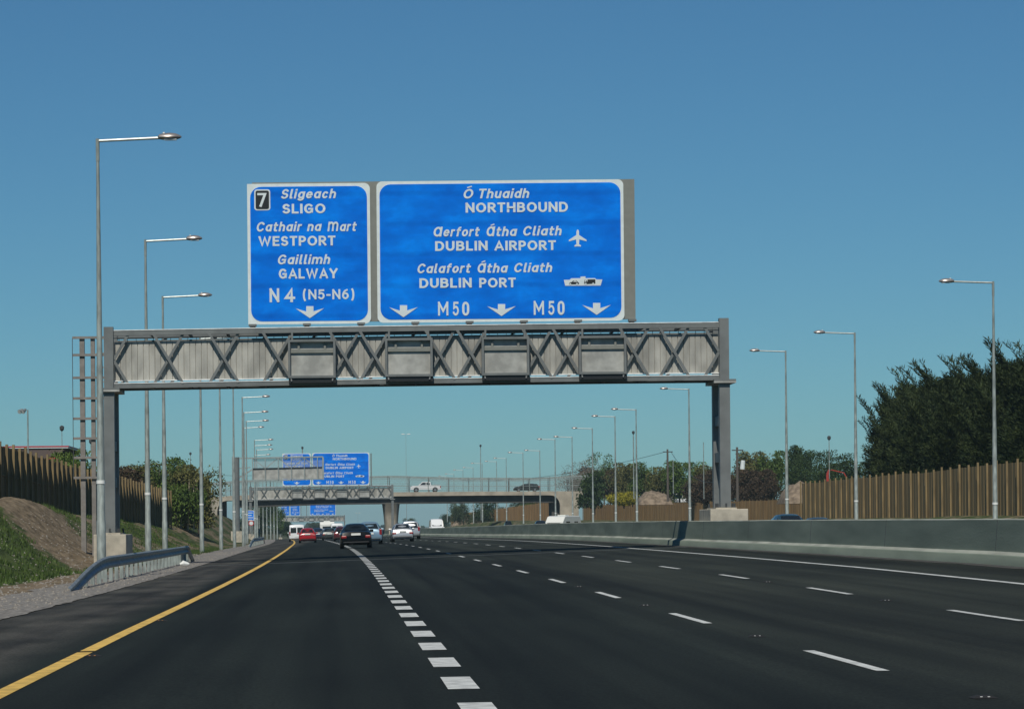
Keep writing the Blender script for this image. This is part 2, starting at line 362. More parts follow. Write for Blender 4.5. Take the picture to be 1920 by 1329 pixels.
# ------------------------------------------------------------------ median wall (stepped concrete barrier)
def median_wall():
    root = thing('median_barrier', 'long grey stepped concrete wall along the right edge of the road', 'barrier', (0, 0, 0))
    def prof(Y):
        b = bar_s(Y); z = rz(b, Y); wob = .012 * noise.noise(Vector((Y * .15, 0, 4)))
        return [(b, z - .2), (b + .02, z + .21 + wob), (b + .06, z + .235 + wob), (b + .20, z + .30 + wob), (b + .255, z + .985 + wob), (b + .275, z + 1.01 + wob), (b + .44, z + 1.01 + wob), (b + .47, z + .98 + wob), (b + .6, z - .2)]
    def run(idx, name, m, ya, yb, st=2.0):
        ys = list(np.arange(ya, yb, st)) + [yb]; vs = []; fs = []
        for Y in ys:
            p = prof(Y); vs += [(p[i][0] + off(Y), Y, p[i][1]) for i in idx]
        n_ = len(idx)
        for j in range(len(ys) - 1):
            for i in range(n_ - 1): fs.append((j * n_ + i, (j + 1) * n_ + i, (j + 1) * n_ + i + 1, j * n_ + i + 1))
        return rawmesh(name, np.array(vs), np.array(fs), m, root)
    run([0, 1, 2], 'base_step', M['concrete_wall'], 40, 640); run([2, 3], 'ledge', M['concrete_sunlit'], 40, 640); run([3, 4], 'wall', M['concrete_wall'], 40, 640); run([4, 5, 6, 7], 'coping', M['concrete_sunlit'], 40, 640); run([7, 8], 'wall', M['concrete_wall'], 40, 640)
    for Yj in (52, 64, 76.5, 88, 100.5, 112, 125, 137, 150, 163, 176, 190, 205):
        b = bar_s(Yj); z = rz(b, Yj)
        MB().add([(b + .195 + off(Yj), Yj, z + .3), (b + .195 + off(Yj), Yj + .03, z + .3), (b + .249 + off(Yj), Yj + .03, z + .99), (b + .249 + off(Yj), Yj, z + .99), (b + .3, Yj, z + .3), (b + .3, Yj + .03, z + .3), (b + .3, Yj + .03, z + .99), (b + .3, Yj, z + .99)], [(0, 1, 2, 3), (0, 4, 5, 1), (3, 2, 6, 7), (0, 3, 7, 4), (1, 5, 6, 2)]).build('joint', M['gantry_dark'], root)
    # damp, dirty line of silt in the channel at the foot
    vs = []; fs = []
    for j, Y in enumerate(np.arange(40, 500, 1.0)):
        b = bar_s(Y); wdt = .25 + .2 * noise.noise(Vector((Y * .4, 3, 3)))
        vs += [(b - wdt + off(Y), Y, rz(b - wdt, Y) + .006), (b + .01 + off(Y), Y, rz(b, Y) + .02)]
        if j: fs.append((2 * j - 2, 2 * j - 1, 2 * j + 1, 2 * j))
    rawmesh('silt_line', np.array(vs), np.array(fs), mat('silt', (.05, .048, .042), .95, vary=.5, scale=6), root)
    return root
median_wall()

# ------------------------------------------------------------------ lettering
def A(cx, cy, rx, ry, a0, a1, n_=None):
    n_ = n_ or max(3, int(abs(a1 - a0) / 15)); return [(cx + rx * math.cos(R(a0 + (a1 - a0) * k / n_)), cy + ry * math.sin(R(a0 + (a1 - a0) * k / n_))) for k in range(n_ + 1)]
OV = A(.5, .34, .5, .34, 0, 360, 22)
GL = {   # stroke centre lines: width, strokes; y 0..1 = capital height
 'I': (.19, [[(0, 0), (0, 1)]]), 'L': (.55, [[(0, 1), (0, 0), (1, 0)]]), 'E': (.58, [[(1, 1), (0, 1), (0, 0), (1, 0)], [(0, .52), (.86, .52)]]), 'T': (.64, [[(0, 1), (1, 1)], [(.5, 1), (.5, 0)]]),
 'H': (.70, [[(0, 0), (0, 1)], [(1, 0), (1, 1)], [(0, .5), (1, .5)]]), 'N': (.72, [[(0, 0), (0, 1)], [(0, 1), (1, 0)], [(1, 0), (1, 1)]]), 'M': (.80, [[(0, 0), (0, 1)], [(0, 1), (.5, .30), (1, 1)], [(1, 1), (1, 0)]]),
 'A': (.78, [[(0, 0), (.5, 1), (1, 0)], [(.18, .27), (.82, .27)]]), 'W': (1.08, [[(0, 1), (.25, 0), (.5, .95), (.75, 0), (1, 1)]]), 'Y': (.74, [[(0, 1), (.5, .42), (1, 1)], [(.5, .42), (.5, 0)]]),
 'P': (.62, [[(0, 0), (0, 1), (.5, 1)] + A(.5, .72, .5, .28, 75, -75) + [(.5, .44), (0, .44)]]), 'R': (.66, [[(0, 0), (0, 1), (.5, 1)] + A(.5, .73, .46, .27, 75, -75) + [(.5, .46), (0, .46)], [(.42, .46), (1, 0)]]),
 'B': (.66, [[(0, 0), (0, 1), (.5, 1)] + A(.5, .765, .42, .235, 75, -75) + [(.5, .53), (0, .53)], [(.5, .53)] + A(.52, .265, .48, .265, 75, -75) + [(.5, 0), (0, 0)]]),
 'D': (.72, [[(0, 0), (0, 1), (.42, 1)] + A(.42, .5, .58, .5, 75, -75) + [(.42, 0), (0, 0)]]), 'O': (.82, [A(.5, .5, .5, .5, 0, 360, 26)]), 'C': (.72, [A(.52, .5, .52, .5, 42, 318)]),
 'G': (.76, [A(.5, .5, .5, .5, 45, 325) + [(.96, .16), (.96, .46), (.58, .46)]]), 'S': (.62, [A(.5, .745, .45, .255, 30, 262) + A(.5, .25, .5, .26, 82, -148)]), 'U': (.70, [[(0, 1), (0, .4)] + A(.5, .38, .5, .38, 185, 355) + [(1, .4), (1, 1)]]),
 '7': (.58, [[(0, 1), (1, 1), (.32, 0)]]), '4': (.66, [[(.72, 0), (.72, 1), (0, .27), (1, .27)]]), '5': (.58, [[(.92, 1), (.12, 1), (.06, .56)] + A(.46, .33, .54, .33, 128, -150)]),
 '6': (.60, [A(.5, .31, .5, .31, 0, 360, 20), A(.88, .31, .88, .69, 180, 96)]), '0': (.50, [A(.5, .68, .5, .32, 0, 180) + A(.5, .32, .5, .32, 180, 360) + [(1, .68)]]),
 '(': (.34, [A(1.1, .45, 1.1, .72, 118, 242)]), ')': (.34, [A(-.1, .45, 1.1, .72, 62, -62)]), '-': (.38, [[(0, .42), (1, .42)]]),
 'ɑ': (.58, [OV, [(1, .68), (1, 0)]]), 'd': (.58, [OV, [(1, 1), (1, 0)]]), 'o': (.58, [OV]), 'c': (.52, [A(.52, .34, .52, .34, 48, 312)]), 'e': (.56, [[(.03, .36), (.97, .36)], A(.5, .34, .5, .34, 4, 312)]),
 'f': (.42, [A(.78, .78, .45, .22, 80, 180) + [(.33, .5), (.33, 0)], [(0, .68), (.92, .68)]]), 'g': (.58, [OV, [(1, .68), (1, -.08)] + A(.5, -.08, .5, .2, -10, -145)]),
 'h': (.55, [[(0, 0), (0, 1)], A(.5, .40, .5, .28, 170, 0) + [(1, 0)]]), 'n': (.55, [[(0, 0), (0, .68)], A(.5, .40, .5, .28, 170, 0) + [(1, 0)]]), 'i': (.19, [[(0, 0), (0, .68)], [(0, .985), (0, 1.0)]]),
 'l': (.28, [[(.1, 1), (.1, .18), (.4, 0), (1, 0)]]), 'm': (.92, [[(0, 0), (0, .68)], A(.25, .42, .25, .26, 170, 0) + [(.5, 0)], A(.75, .42, .25, .26, 170, 0) + [(1, 0)]]),
 'r': (.40, [[(0, 0), (0, .68)], A(.7, .38, .7, .30, 172, 78)]), 't': (.42, [[(.3, .93), (.3, .2)] + A(.62, .18, .32, .18, 180, 270) + [(.95, 0)], [(0, .68), (.95, .68)]]),
 'u': (.55, [[(0, .68), (0, .28)] + A(.5, .28, .5, .28, 185, 350), [(1, .68), (1, 0)]]),
}
def glyph(ch, t):
    wd, strokes = GL[ch]; vs = []; fs = []
    for k, st in enumerate(strokes):
        P = [Vector((t + x * (wd - 2 * t), t + y * (1 - 2 * t))) for x, y in st]; Q = [P[0]]
        for p in P[1:]:
            if (p - Q[-1]).length > 1e-4: Q.append(p)
        P = Q; closed = (P[0] - P[-1]).length < 1e-3
        if closed: P = P[:-1]
        n_ = len(P)
        if not closed:
            P[0] = P[0] + (P[0] - P[1]).normalized() * t; P[-1] = P[-1] + (P[-1] - P[-2]).normalized() * t
        o = len(vs)
        for i in range(n_):
            a = P[i - 1] if (i or closed) else None; b = P[(i + 1) % n_] if (i < n_ - 1 or closed) else None
            d1 = (P[i] - a).normalized() if a is not None else None; d2 = (b - P[i]).normalized() if b is not None else None
            if d1 is None: d1 = d2
            if d2 is None: d2 = d1
            m_ = (d1 + d2); m_ = m_.normalized() if m_.length > 1e-3 else d1; nn = Vector((-m_.y, m_.x)); c = max(.5, nn.dot(Vector((-d1.y, d1.x))))
            for sg in (1, -1): q = P[i] + nn * (sg * t / c); vs.append((q.x, q.y, k * .009 + i * .0003))
        for i in range(n_ if closed else n_ - 1): j = (i + 1) % n_; fs.append((o + 2 * i, o + 2 * i + 1, o + 2 * j + 1, o + 2 * j))
    return vs, fs, wd
def run_mesh(text, x0, x1, zb, cap, shear=0, bold=.09, track=.13, big=False):
    """text laid from x0 to x1 on baseline zb with capital height cap (metres, sign plane)"""
    vs = []; fs = []; x = 0
    for ch in text:
        if ch == ' ': x += .42; continue
        v, f, adv = glyph(ch, bold); o = len(vs); vs += [(x + p[0], p[1], p[2]) for p in v]; fs += [tuple(i + o for i in q) for q in f]; x += adv + track
    ys = max(p[1] for p in vs) if big else 1.0
    vs = [(a + b * shear, b * (cap / ys), c) for a, b, c in vs]
    mn, mx = min(p[0] for p in vs), max(p[0] for p in vs); k = (x1 - x0) / (mx - mn)
    return [(x0 + (a - mn) * k, zb + b, c) for a, b, c in vs], fs
GY = 112.3
def gp(px, py):
    p = at(px, py, GY); return p.x, p.z
def letters(name, runs, y, parent, m=None, label=None):
    for r in runs:
        b = MB()
        t, px0, px1, base, top = r[:5]; kw = r[5] if len(r) > 5 else {}
        x0, z0 = gp(px0, base); x1, _ = gp(px1, base); _, z1 = gp(px0, top)
        v, f = run_mesh(t, x0, x1, z0, z1 - z0, **kw)
        o = b.add([(p[0], y - p[2], p[1]) for p in v], f).build(name, m or M['letter'], parent, fix=False)
        for p in o.data.polygons:
            if p.normal.y > 0: p.flip()
    return o
def poly(name, pts, y, parent, m, label=None):
    b = MB(); b.prism([gp(*p) for p in pts], y, y + .006); o = b.build(name, m, parent)
    if label: o['label'] = label
    return o
def rrect(x0, x1, z0, z1, r, n_=6, corners=(1, 1, 1, 1)):
    pts = []
    for (cx, cz, a0, on) in ((x1 - r, z0 + r, -90, corners[0]), (x1 - r, z1 - r, 0, corners[1]), (x0 + r, z1 - r, 90, corners[2]), (x0 + r, z0 + r, 180, corners[3])):
        if on:
            for k in range(n_ + 1):
                a = R(a0 + 90 * k / n_); pts.append((cx + r * math.cos(a), cz + r * math.sin(a)))
        else:
            sx = 1 if cx > (x0 + x1) / 2 else -1; sz = 1 if cz > (z0 + z1) / 2 else -1; pts.append((cx + sx * r, cz + sz * r))
    return pts
def sign_panel(root, x0, x1, z0, z1, corners=(1, 1, 1, 1), bd=.115):
    b = MB().prism(rrect(x0, x1, z0, z1, .22, corners=corners), -.02, .03); b.build('border', M['sign_white'], root)
    b = MB().prism(rrect(x0 + bd, x1 - bd, z0 + bd, z1 - bd, .42), -.032, -.021); b.build('face', M['blue'], root)
IT = dict(shear=.2, bold=.088); UP = dict(bold=.096)
def arrow(root, cx, tipy, wing=27, h=22.5, y=-.046):
    return poly('arrow', [(cx - 6.8, tipy - h), (cx + 6.8, tipy - h + .1), (cx + 6.8, tipy - h + 9.8), (cx + wing - .3, tipy - 18.7), (cx, tipy), (cx - wing, tipy - 18.4), (cx - 6.8, tipy - h + 10.2)], y, root, M['letter'])
LY = -.042
def build_sign_one():
    t = thing('direction_sign', 'blue motorway sign for Sligo, Westport and Galway with black 7 box on the nearest gantry', 'road sign', (0, GY - .02, 0), group='direction signs above the lanes')
    sign_panel(t, -3.49, 1.21, 9.02, 14.39, corners=(1, 1, 0, 0))
    letters('lettering', [("Sligeɑch", 526.6, 630.3, 373.2, 355.3, IT)], LY, t)
    letters('lettering', [("SLIGO", 529.5, 610.2, 401, 383, UP)], LY, t)
    letters('lettering', [("Cɑthɑir nɑ", 481.5, 603.7, 434.8, 416.8, IT), ("m", 614, 634.6, 434.2, 416.2, dict(shear=.16, bold=.075, big=True)), ("ɑrt", 637.5, 669.2, 434, 416, IT)], LY, t)
    letters('lettering', [("WESTPORT", 484.3, 629, 461.9, 443.5, UP)], LY, t)
    letters('lettering', [("Gɑillimh", 521.2, 619.4, 496.1, 478, IT)], LY, t)
    letters('lettering', [("GALWAY", 522.9, 633.8, 523, 504.2, UP)], LY, t)
    letters('lettering', [("N", 504.8, 524.6, 567, 541, dict(bold=.088)), ("4", 532, 553.5, 566.8, 541, dict(bold=.088)), ("(N5-N6)", 568, 664.4, 561.8, 543.2, dict(bold=.085, track=.16))], LY, t)
    arrow(t, 581, 596.7)
    x0, z1 = gp(476.7, 355.8); x1, z0 = gp(507, 394.8)
    jb = MB().prism(rrect(x0, x1, z0, z1, .10), -.043, -.034).build('junction_box', M['letter'], t)
    MB().prism(rrect(x0 + .05, x1 - .05, z0 + .05, z1 - .05, .07), -.053, -.044).build('black_field', M['black'], jb)
    letters('numeral', [("7", 482.6, 500.5, 388.5, 362.7, dict(bold=.08))], -.062, jb)
    return t
def circ(px, py, r, n_=12): return [(px + r * math.cos(2 * math.pi * k / n_), py + r * math.sin(2 * math.pi * k / n_)) for k in range(n_)]
def build_sign_two():
    t = thing('direction_sign', 'large blue Northbound, Dublin Airport and Dublin Port sign on the nearest gantry', 'road sign', (0, GY - .02, 0), group='direction signs above the lanes')
    sign_panel(t, 1.46, 10.91, 9.04, 14.44)
    letters('lettering', [("O", 869.2, 887.4, 372.9, 355, IT), ("Thuɑidh", 898.5, 992.3, 372.6, 354.6, IT)], LY, t)
    poly('accent', [(875.5, 351.6), (884, 348.9), (884.8, 351.0), (876.2, 353.6)], LY - .004, t, M['letter'])
    letters('lettering', [("NORTHBOUND", 872.1, 1064.7, 399.3, 380.8, UP)], LY, t)
    big = dict(shear=.16, bold=.07, big=True)
    letters('lettering', [("ɑ", 813, 830.3, 444.2, 425.9, big), ("erfort", 831.5, 899.7, 444, 426, IT), ("ɑ", 912.4, 928.6, 443.4, 425.2, big), ("thɑ", 931, 970, 443.3, 425.2, IT), ("Cliɑth", 981, 1053.1, 442.4, 424.4, IT)], LY, t)
    poly('accent', [(919.5, 422.4), (926.5, 419.8), (927.2, 421.9), (920.2, 424.3)], LY - .004, t, M['letter'])
    letters('lettering', [("DUBLIN", 815.9, 915, 470.9, 452.8, UP), ("AIRPORT", 926.5, 1042.2, 470.2, 452, UP)], LY, t)
    letters('lettering', [("Cɑlɑfort", 782.8, 883.3, 512.7, 494.8, IT), ("ɑ", 895.5, 911.8, 511.9, 494, big), ("thɑ", 913.9, 952.8, 511.8, 494, IT), ("Cliɑth", 964.2, 1035.4, 511, 493.4, IT)], LY, t)
    poly('accent', [(902.6, 491.1), (909.4, 488.5), (910.2, 490.6), (903.3, 493.1)], LY - .004, t, M['letter'])
    letters('lettering', [("DUBLIN", 786.4, 885.2, 540.3, 522.2, UP), ("PORT", 898.5, 967, 539.6, 521.5, UP)], LY, t)
    letters('lettering', [("M", 820.7, 841.2, 592, 566, dict(bold=.075)), ("5", 848.6, 860.2, 592, 566, dict(bold=.08)), ("0", 866.6, 879.7, 592, 566, dict(bold=.08))], LY, t)
    letters('lettering', [("M", 1000, 1020.4, 590.6, 564.6, dict(bold=.075)), ("5", 1027.6, 1039.4, 590.6, 564.6, dict(bold=.08)), ("0", 1045.4, 1058.4, 590.6, 564.6, dict(bold=.08))], LY, t)
    arrow(t, 756.5, 594.9); arrow(t, 940.2, 592.8); arrow(t, 1118.5, 590.6)
    cx = 1083; pts = [(0, 430.7), (1.6, 432), (2.4, 435.5), (2.4, 441), (16.5, 450.2), (16.6, 452.9), (3.0, 449.4), (2.3, 458.2), (6, 460.4), (6, 462.8), (0, 462.3)]
    poly('aeroplane_symbol', [(cx + a, b - a * .009) for a, b in pts] + [(cx - a, b) for a, b in reversed(pts[1:-1])], LY, t, M['letter'])
    q = lambda a, b: (1040 + a / 12, 500 + b / 12)
    fs_ = poly('ferry_symbol', [q(*p) for p in ((203, 300), (235, 432), (1030, 428), (1070, 293), (935, 290), (905, 262), (690, 262), (690, 222), (578, 228), (578, 262), (370, 265), (330, 300))], LY, t, M['letter'])
    b = MB()
    def pr(pts_, y0, y1, bb): bb.prism([gp(*q(*p)) for p in pts_], y0, y1)
    pr([(318, 385), (345, 355), (390, 345), (410, 315), (490, 312), (522, 350), (545, 368), (545, 396), (330, 402)], LY - .008, LY - .001, b)
    b.build('car_pictogram', M['black'], fs_)
    b = MB(); pr([(660, 385), (665, 305), (718, 305), (722, 340), (735, 340), (735, 290), (912, 288), (912, 384), (722, 395)], LY - .008, LY - .001, b)
    b.build('lorry_pictogram', M['black'], fs_)
    for ps_ in ([(415, 345), (428, 323), (482, 321), (505, 346)], [(672, 345), (674, 314), (706, 314), (706, 343)]):
        b = MB(); pr(ps_, LY - .014, LY - .009, b); b.build('pictogram_window', M['letter'], fs_)
    for (a, c) in ((350, 394), (498, 390), (697, 388), (862, 384)):
        b = MB(); pr(circ(a, c, 19), LY - .014, LY - .009, b); b.build('pictogram_wheel', M['letter'], fs_)
    return t
sign1 = build_sign_one(); sign2 = build_sign_two()

# ------------------------------------------------------------------ gantries
def zc(x, base):   # gentle camber and cross fall of the truss, base = height at the left end
    t = (x + 8.8) / 23.5; return base + .105 * t + .11 * t * (1 - t)
def build_gantry():
    root = thing('sign_gantry', 'nearest grey steel lattice gantry spanning the whole carriageway', 'gantry', (0, GY, 0), group='lattice gantries over the motorway')
    XL, XR, DP = -8.84, 14.70, 2.0
    g = M['gantry']
    for x, zb, side in ((XL, .0, 'l'), (XR, .9, 'r')):
        zt = 8.97 if side == 'l' else 9.09; zf = 6.56 if side == 'l' else 6.68
        pz = 1.3 - .25 if side == 'l' else 1.80
        for k, yy in enumerate((0, DP)):
            MB().box(x - .18, x + .18, yy - .18, yy + .18, zf + .08, zt).build('upper_column', g, root)
            c_ = MB(); c_.box(x - .20, x + .20, yy - .2, yy + .2, pz + .06, zf - .08)
            c_.build('column', g, root)
        f = MB(); f.box(x - .42, x + .42, -.34, DP + .34, zf - .07, zf); f.build('flange_plate', M['mesh_grey'], root)
        f = MB(); f.box(x - .42, x + .42, -.34, DP + .34, zf + .003, zf + .075); f.build('flange_plate', g, root)
        for z in (pz + 1.8, pz + 3.2): MB().box(x - .15, x + .15, .203, DP - .203, z, z + .38).build('batten', g, root)
        bp = MB(); bp.box(x - .4, x + .4, -.38, DP + .38, pz, pz + .055); bp.build('base_plate', M['concrete_light'], root)
        for (bx, by) in ((-.32, -.3), (0, -.32), (.32, -.3), (-.32, .3), (.32, .3), (-.32, DP + .3), (.32, DP + .3)): MB().tube([(x + bx, by, pz + .05), (x + bx, by, pz + .22)], .04, 6).build('anchor_bolt', M['gantry_dark'], root)
        pd = MB(); pw = .62 if side == 'l' else .72; xo = .03 if side == 'l' else .06
        pd.box(x - pw + xo, x + pw + xo, -.75, DP + .75, -.6 if side == 'l' else .1, pz - .003); po = pd.build('pedestal', M['concrete_light'], root)
        mo = po.modifiers.new('b', 'BEVEL'); mo.width = .025; mo.segments = 2
    x0, x1 = XL + .18, XR - .18; N = 16
    def chord(zbase, h, y, name):
        b = MB()
        xs = np.linspace(x0, x1, N + 1)
        vs = []; fs = []
        for x in xs:
            z = zc(x, zbase); vs += [(x, y - .09, z), (x, y + .09, z), (x, y + .09, z + h), (x, y - .09, z + h)]
        for i in range(N):
            for k in range(4): fs.append((4 * i + k, 4 * i + (k + 1) % 4, 4 * i + 4 + (k + 1) % 4, 4 * i + 4 + k))
        fs += [(3, 2, 1, 0), (4 * N, 4 * N + 1, 4 * N + 2, 4 * N + 3)]
        return b.add(vs, fs).build(name, g, root)
    for y in (0, DP):
        chord(8.63, .185, y, 'top_chord'); chord(6.62, .17, y, 'bottom_chord')
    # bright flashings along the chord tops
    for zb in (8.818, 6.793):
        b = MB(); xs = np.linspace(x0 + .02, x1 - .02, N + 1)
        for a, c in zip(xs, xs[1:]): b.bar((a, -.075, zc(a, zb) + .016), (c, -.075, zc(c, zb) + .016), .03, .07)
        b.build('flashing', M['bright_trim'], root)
    nodes = [(p - VX) / 48.98 + .045 for p in (316.6, 420.6, 521.6, 646.7, 703, 826, 885, 1008, 1064.6, 1190, 1265)]
    zt, zb = 8.66, 6.76; hw = .56
    for xn in nodes:
        for sgn in (-1, 1):
            b = MB(); b.bar((xn - sgn * hw, -.02 + sgn * .045, zc(xn, zb)), (xn + sgn * hw, -.02 + sgn * .045, zc(xn, zt)), .10, .085); b.build('brace', g, root)
    for (xe, sg) in ((x0, 1), (x1, -1)):
        zm = (zc(xe, zt) + zc(xe, zb)) / 2
        for zz in (zt, zb): b = MB(); b.bar((xe, -.02, zm), (xe + sg * hw, -.02, zc(xe, zz)), .10, .085); b.build('brace', g, root)
    # rear lattice, cross members and walkway floor
    rb = MB()
    for i in range(12):
        xa = x0 + (x1 - x0) * i / 12; xb = x0 + (x1 - x0) * (i + 1) / 12
        rb.bar((xa, DP, zc(xa, zb)), (xb, DP, zc(xb, zt)) if i % 2 else (xb, DP, zc(xb, zt)), .09, .08)
    rb.build('rear_lattice', g, root)
    for i in range(1, 16):
        xa = x0 + (x1 - x0) * i / 16
        for z in (8.68, 6.66): MB().bar((xa, .1, zc(xa, z)), (xa, DP - .1, zc(xa, z)), .09, .09, (0, 0, 1)).build('cross_member', M['gantry_dark'], root)
    fl = MB(); fl.add([(x0, .1, zc(x0, 6.72)), (x1, .1, zc(x1, 6.72)), (x1, DP - .1, zc(x1, 6.72)), (x0, DP - .1, zc(x0, 6.72))], [(0, 1, 2, 3)]); fl.build('walkway_floor', M['gantry_dark'], root)
    # ribbed cladding behind the lattice
    b = MB(); n_ = 104; yb = .18; xs = np.linspace(x0 + .01, x1 - .01, n_ + 1); vs = []; fs = []
    for i in range(n_):
        a, c = xs[i], xs[i + 1]; g_ = .016
        for (xx, yy) in ((a, yb + .05), (a + g_, yb + .05), (a + g_ + .004, yb), (c - .004, yb)):
            vs += [(xx, yy, zc(xx, 6.93)), (xx, yy, zc(xx, 8.40))]
    for i in range(len(vs) // 2 - 1): fs.append((2 * i, 2 * i + 2, 2 * i + 3, 2 * i + 1))
    b.add(vs, fs).build('ribbed_cladding', M['clad'], root, fix=False)
    b = MB()
    for a, c in zip(np.linspace(x0, x1, 9), np.linspace(x0, x1, 9)[1:]):
        b.bar((a, yb - .06, zc(a, 6.905)), (c, yb - .06, zc(c, 6.905)), .04, .10)
    b.build('cladding_rail', M['bright_trim'], root)
    b = MB()
    for i in range(70):   # little clips and a handrail over the cladding
        a = x0 + .2 + i * .33
        b.bar((a, yb, zc(a, 8.38)), (a, yb, zc(a, 8.56)), .02, .02)
    for a, c in zip(np.linspace(x0, x1, 9), np.linspace(x0, x1, 9)[1:]):
        b.bar((a, yb, zc(a, 8.55)), (c, yb, zc(c, 8.55)), .03, .03); b.bar((a, yb + .5, zc(a, 8.46)), (c, yb + .5, zc(c, 8.46)), .06, .1)
    b.build('handrail', M['gantry'], root)
    # lane signal boxes hung on the front
    for cpx in (585.5, 767, 947.5, 1129):
        cx = (cpx - VX) / 48.98 + .045; z1 = zc(cx, 8.34); z0 = z1 - 1.46; hw_ = .905; yo = -.42
        f = MB()
        for (a0, a1, b0, b1) in ((-hw_, hw_, z1 - .085, z1), (-hw_, hw_, z0, z0 + .09), (-hw_, -hw_ + .085, z0 + .09, z1 - .085), (hw_ - .085, hw_, z0 + .09, z1 - .085)):
            f.box(cx + a0, cx + a1, yo, yo + .40, b0, b1)
        o = f.build('signal_box', g, root)
        MB().box(cx - hw_ + .088, cx + hw_ - .088, yo + .20, yo + .23, z0 + .092, z1 - .088).build('back_sheet', M['mesh_grey'], o)
        f = MB(); f.box(cx - hw_ + .088, cx + hw_ - .088, yo + .12, yo + .15, z1 - .50, z1 - .36)
        for dx in (-.5, .5): f.box(cx + dx - .04, cx + dx + .04, yo + .12, yo + .16, z1 - .36, z1 - .09)
        for dx in (-.62, .62): f.box(cx + dx - .1, cx + dx + .1, yo + .05, yo + .1, z1 - .14, z1 - .10)
        f.build('cross_rail', M['sign_back'], o)
        MB().box(cx - hw_ + .02, cx + hw_ + .02, yo + .06, yo + .36, z0 - .19, z0 - .004).build('drip_tray', M['black'], o)
        f = MB()
        for dx in (-.8, .8): f.bar((cx + dx, yo + .05, z0), (cx + dx * .97, yo + .03, z0 - .12), .05, .04)
        f.build('bracket', g, o)
        f = MB()
        for dx in (-.75, .75): f.bar((cx + dx, -.1, z1 - .05), (cx + dx, -.1, zc(cx, 8.66)), .07, .1)
        f.build('hanger', g, o)
    # posts and backing that carry the signs
    for i in range(8):
        px = 473.7 + i * 101.7; x = (px - VX) / 48.98 + .07
        p = MB(); p.box(x - .10, x + .10, .163, .40, zc(x, 8.83), 14.3); p.box(x - .15, x + .15, -.14, .15, zc(x, 8.90), zc(x, 8.985)); p.box(x - .06, x + .06, -.10, .12, zc(x, 8.82), zc(x, 8.90)); p.build('sign_post', M['gantry'], root)
    MB().box(-3.3, 11.34, .02, .16, 9.10 - .0, 14.45).build('sign_backing', M['sign_back'], root)
    # left hand maintenance ladder by the column
    l = MB()
    for i in range(4): l.bar((XL - .5, .3, 6.9 + i * .55), (XL - .18, .3, 6.9 + i * .55), .04, .04)
    l.build('ladder_rungs', M['galv'], root)
    return root
g1 = build_gantry()
LAB2 = {'direction_sign': 'x'}
def gantry_at(Y, xo, lab, zo=0, sc_=1.0):
    dz = zo
    t = dup(g1, (xo, Y, dz), 0, lab, scale=(sc_, sc_, sc_))
    for c in list(t.children):
        if c.name.startswith('sign_backing'): bpy.data.objects.remove(c)
    return t
Y2 = 486.0; xo2 = at(736, 940, Y2).x - 14.7; zo2 = at(610, 936.5, Y2).z - 6.68
gantry_at(Y2, xo2, 'second lattice gantry, standing just in front of the concrete overbridge', zo2)
dup(sign1, (xo2, Y2 - .02, zo2), 0, 'distant Sligo sign partly hidden behind the half arm gantry')
dup(sign2, (xo2, Y2 - .02, zo2), 0, 'distant Northbound and Dublin Airport sign in front of the overbridge')
Y3 = 1075.0; xo3 = at(646, 976, Y3).x - 14.7; zo3 = at(590, 978, Y3).z - 6.68
gantry_at(Y3, xo3, 'small third gantry seen far off beneath the overbridge', zo3)
dup(sign2, (xo3 + (at(581, 960, Y3).x - xo3 - 1.46), Y3 - .02, zo3), 0, 'small distant Northbound sign seen under the overbridge')
for (pa, pb, lab) in ((527.5, 542.5, 'leftmost small blue sign seen far off under the overbridge'), (544.5, 562.3, 'small far blue sign just right of the leftmost one under the overbridge')):
    xa, xb = at(pa, 960, Y3).x, at(pb, 960, Y3).x; k = (xb - xa) / 4.7
    dup(sign1, (xa + 3.49 * k, Y3 - .02, zo3), 0, lab, scale=(k, 1, 1))

# ------------------------------------------------------------------ lighting columns
def build_lamp():
    root = thing('lighting_column', 'tall galvanised lighting column, nearest on the left, beside the gantry leg', 'street light', group='lighting columns along the motorway')
    H = 12.45
    MB().tube([(0, 0, -.3), (0, 0, 1.6), (0, 0, 1.62), (0, 0, 6), (0, 0, 6.05), (0, 0, H - .55)], [.135, .13, .118, .092, .085, .045], 12).build('pole', M['galv'], root, smooth=True)
    MB().tube([(0, 0, 2.66), (0, 0, 2.76)], .128, 12).build('white_band', M['plate'], root, smooth=True)
    MB().tube([(0, 0, H - .62), (0, 0, H + .02)], .055, 10).build('arm_bracket', M['galv'], root, smooth=True)
    MB().tube([(.0, 0, H - .04), (1.75, 0, H + .03)], .042, 8).build('arm', M['galv_arm'], root, smooth=True)
    b = MB(); pts = []; 
    prof = [(1.70, .02), (1.76, .10), (1.86, .13), (2.05, .15), (2.22, .125), (2.34, .07), (2.39, .02)]
    vs = []; fs = []; n_ = 12
    for (x, r_) in prof:
        for k in range(n_):
            a = 2 * math.pi * k / n_; zz = math.sin(a) * r_ * (.85 if math.sin(a) > 0 else .6); vs.append((x, math.cos(a) * r_ * 1.1, H + .05 + zz))
    for i in range(len(prof) - 1):
        for k in range(n_): fs.append((i * n_ + k, (i + 1) * n_ + k, (i + 1) * n_ + (k + 1) % n_, i * n_ + (k + 1) % n_))
    fs += [tuple(range(n_)), tuple((len(prof) - 1) * n_ + k for k in range(n_))]
    hd = b.add(vs, fs).build('lamp_head', M['lamp'], root, smooth=True)
    MB().box(1.86, 1.91, -.03, .03, H + .13, H + .19).build('photocell', M['plate'], hd)
    MB().box(1.9, 2.25, -.1, .1, H - .035, H - .008).build('lens', M['headlamp'], hd)
    return root
lamp0 = build_lamp(); lamp0_used = False
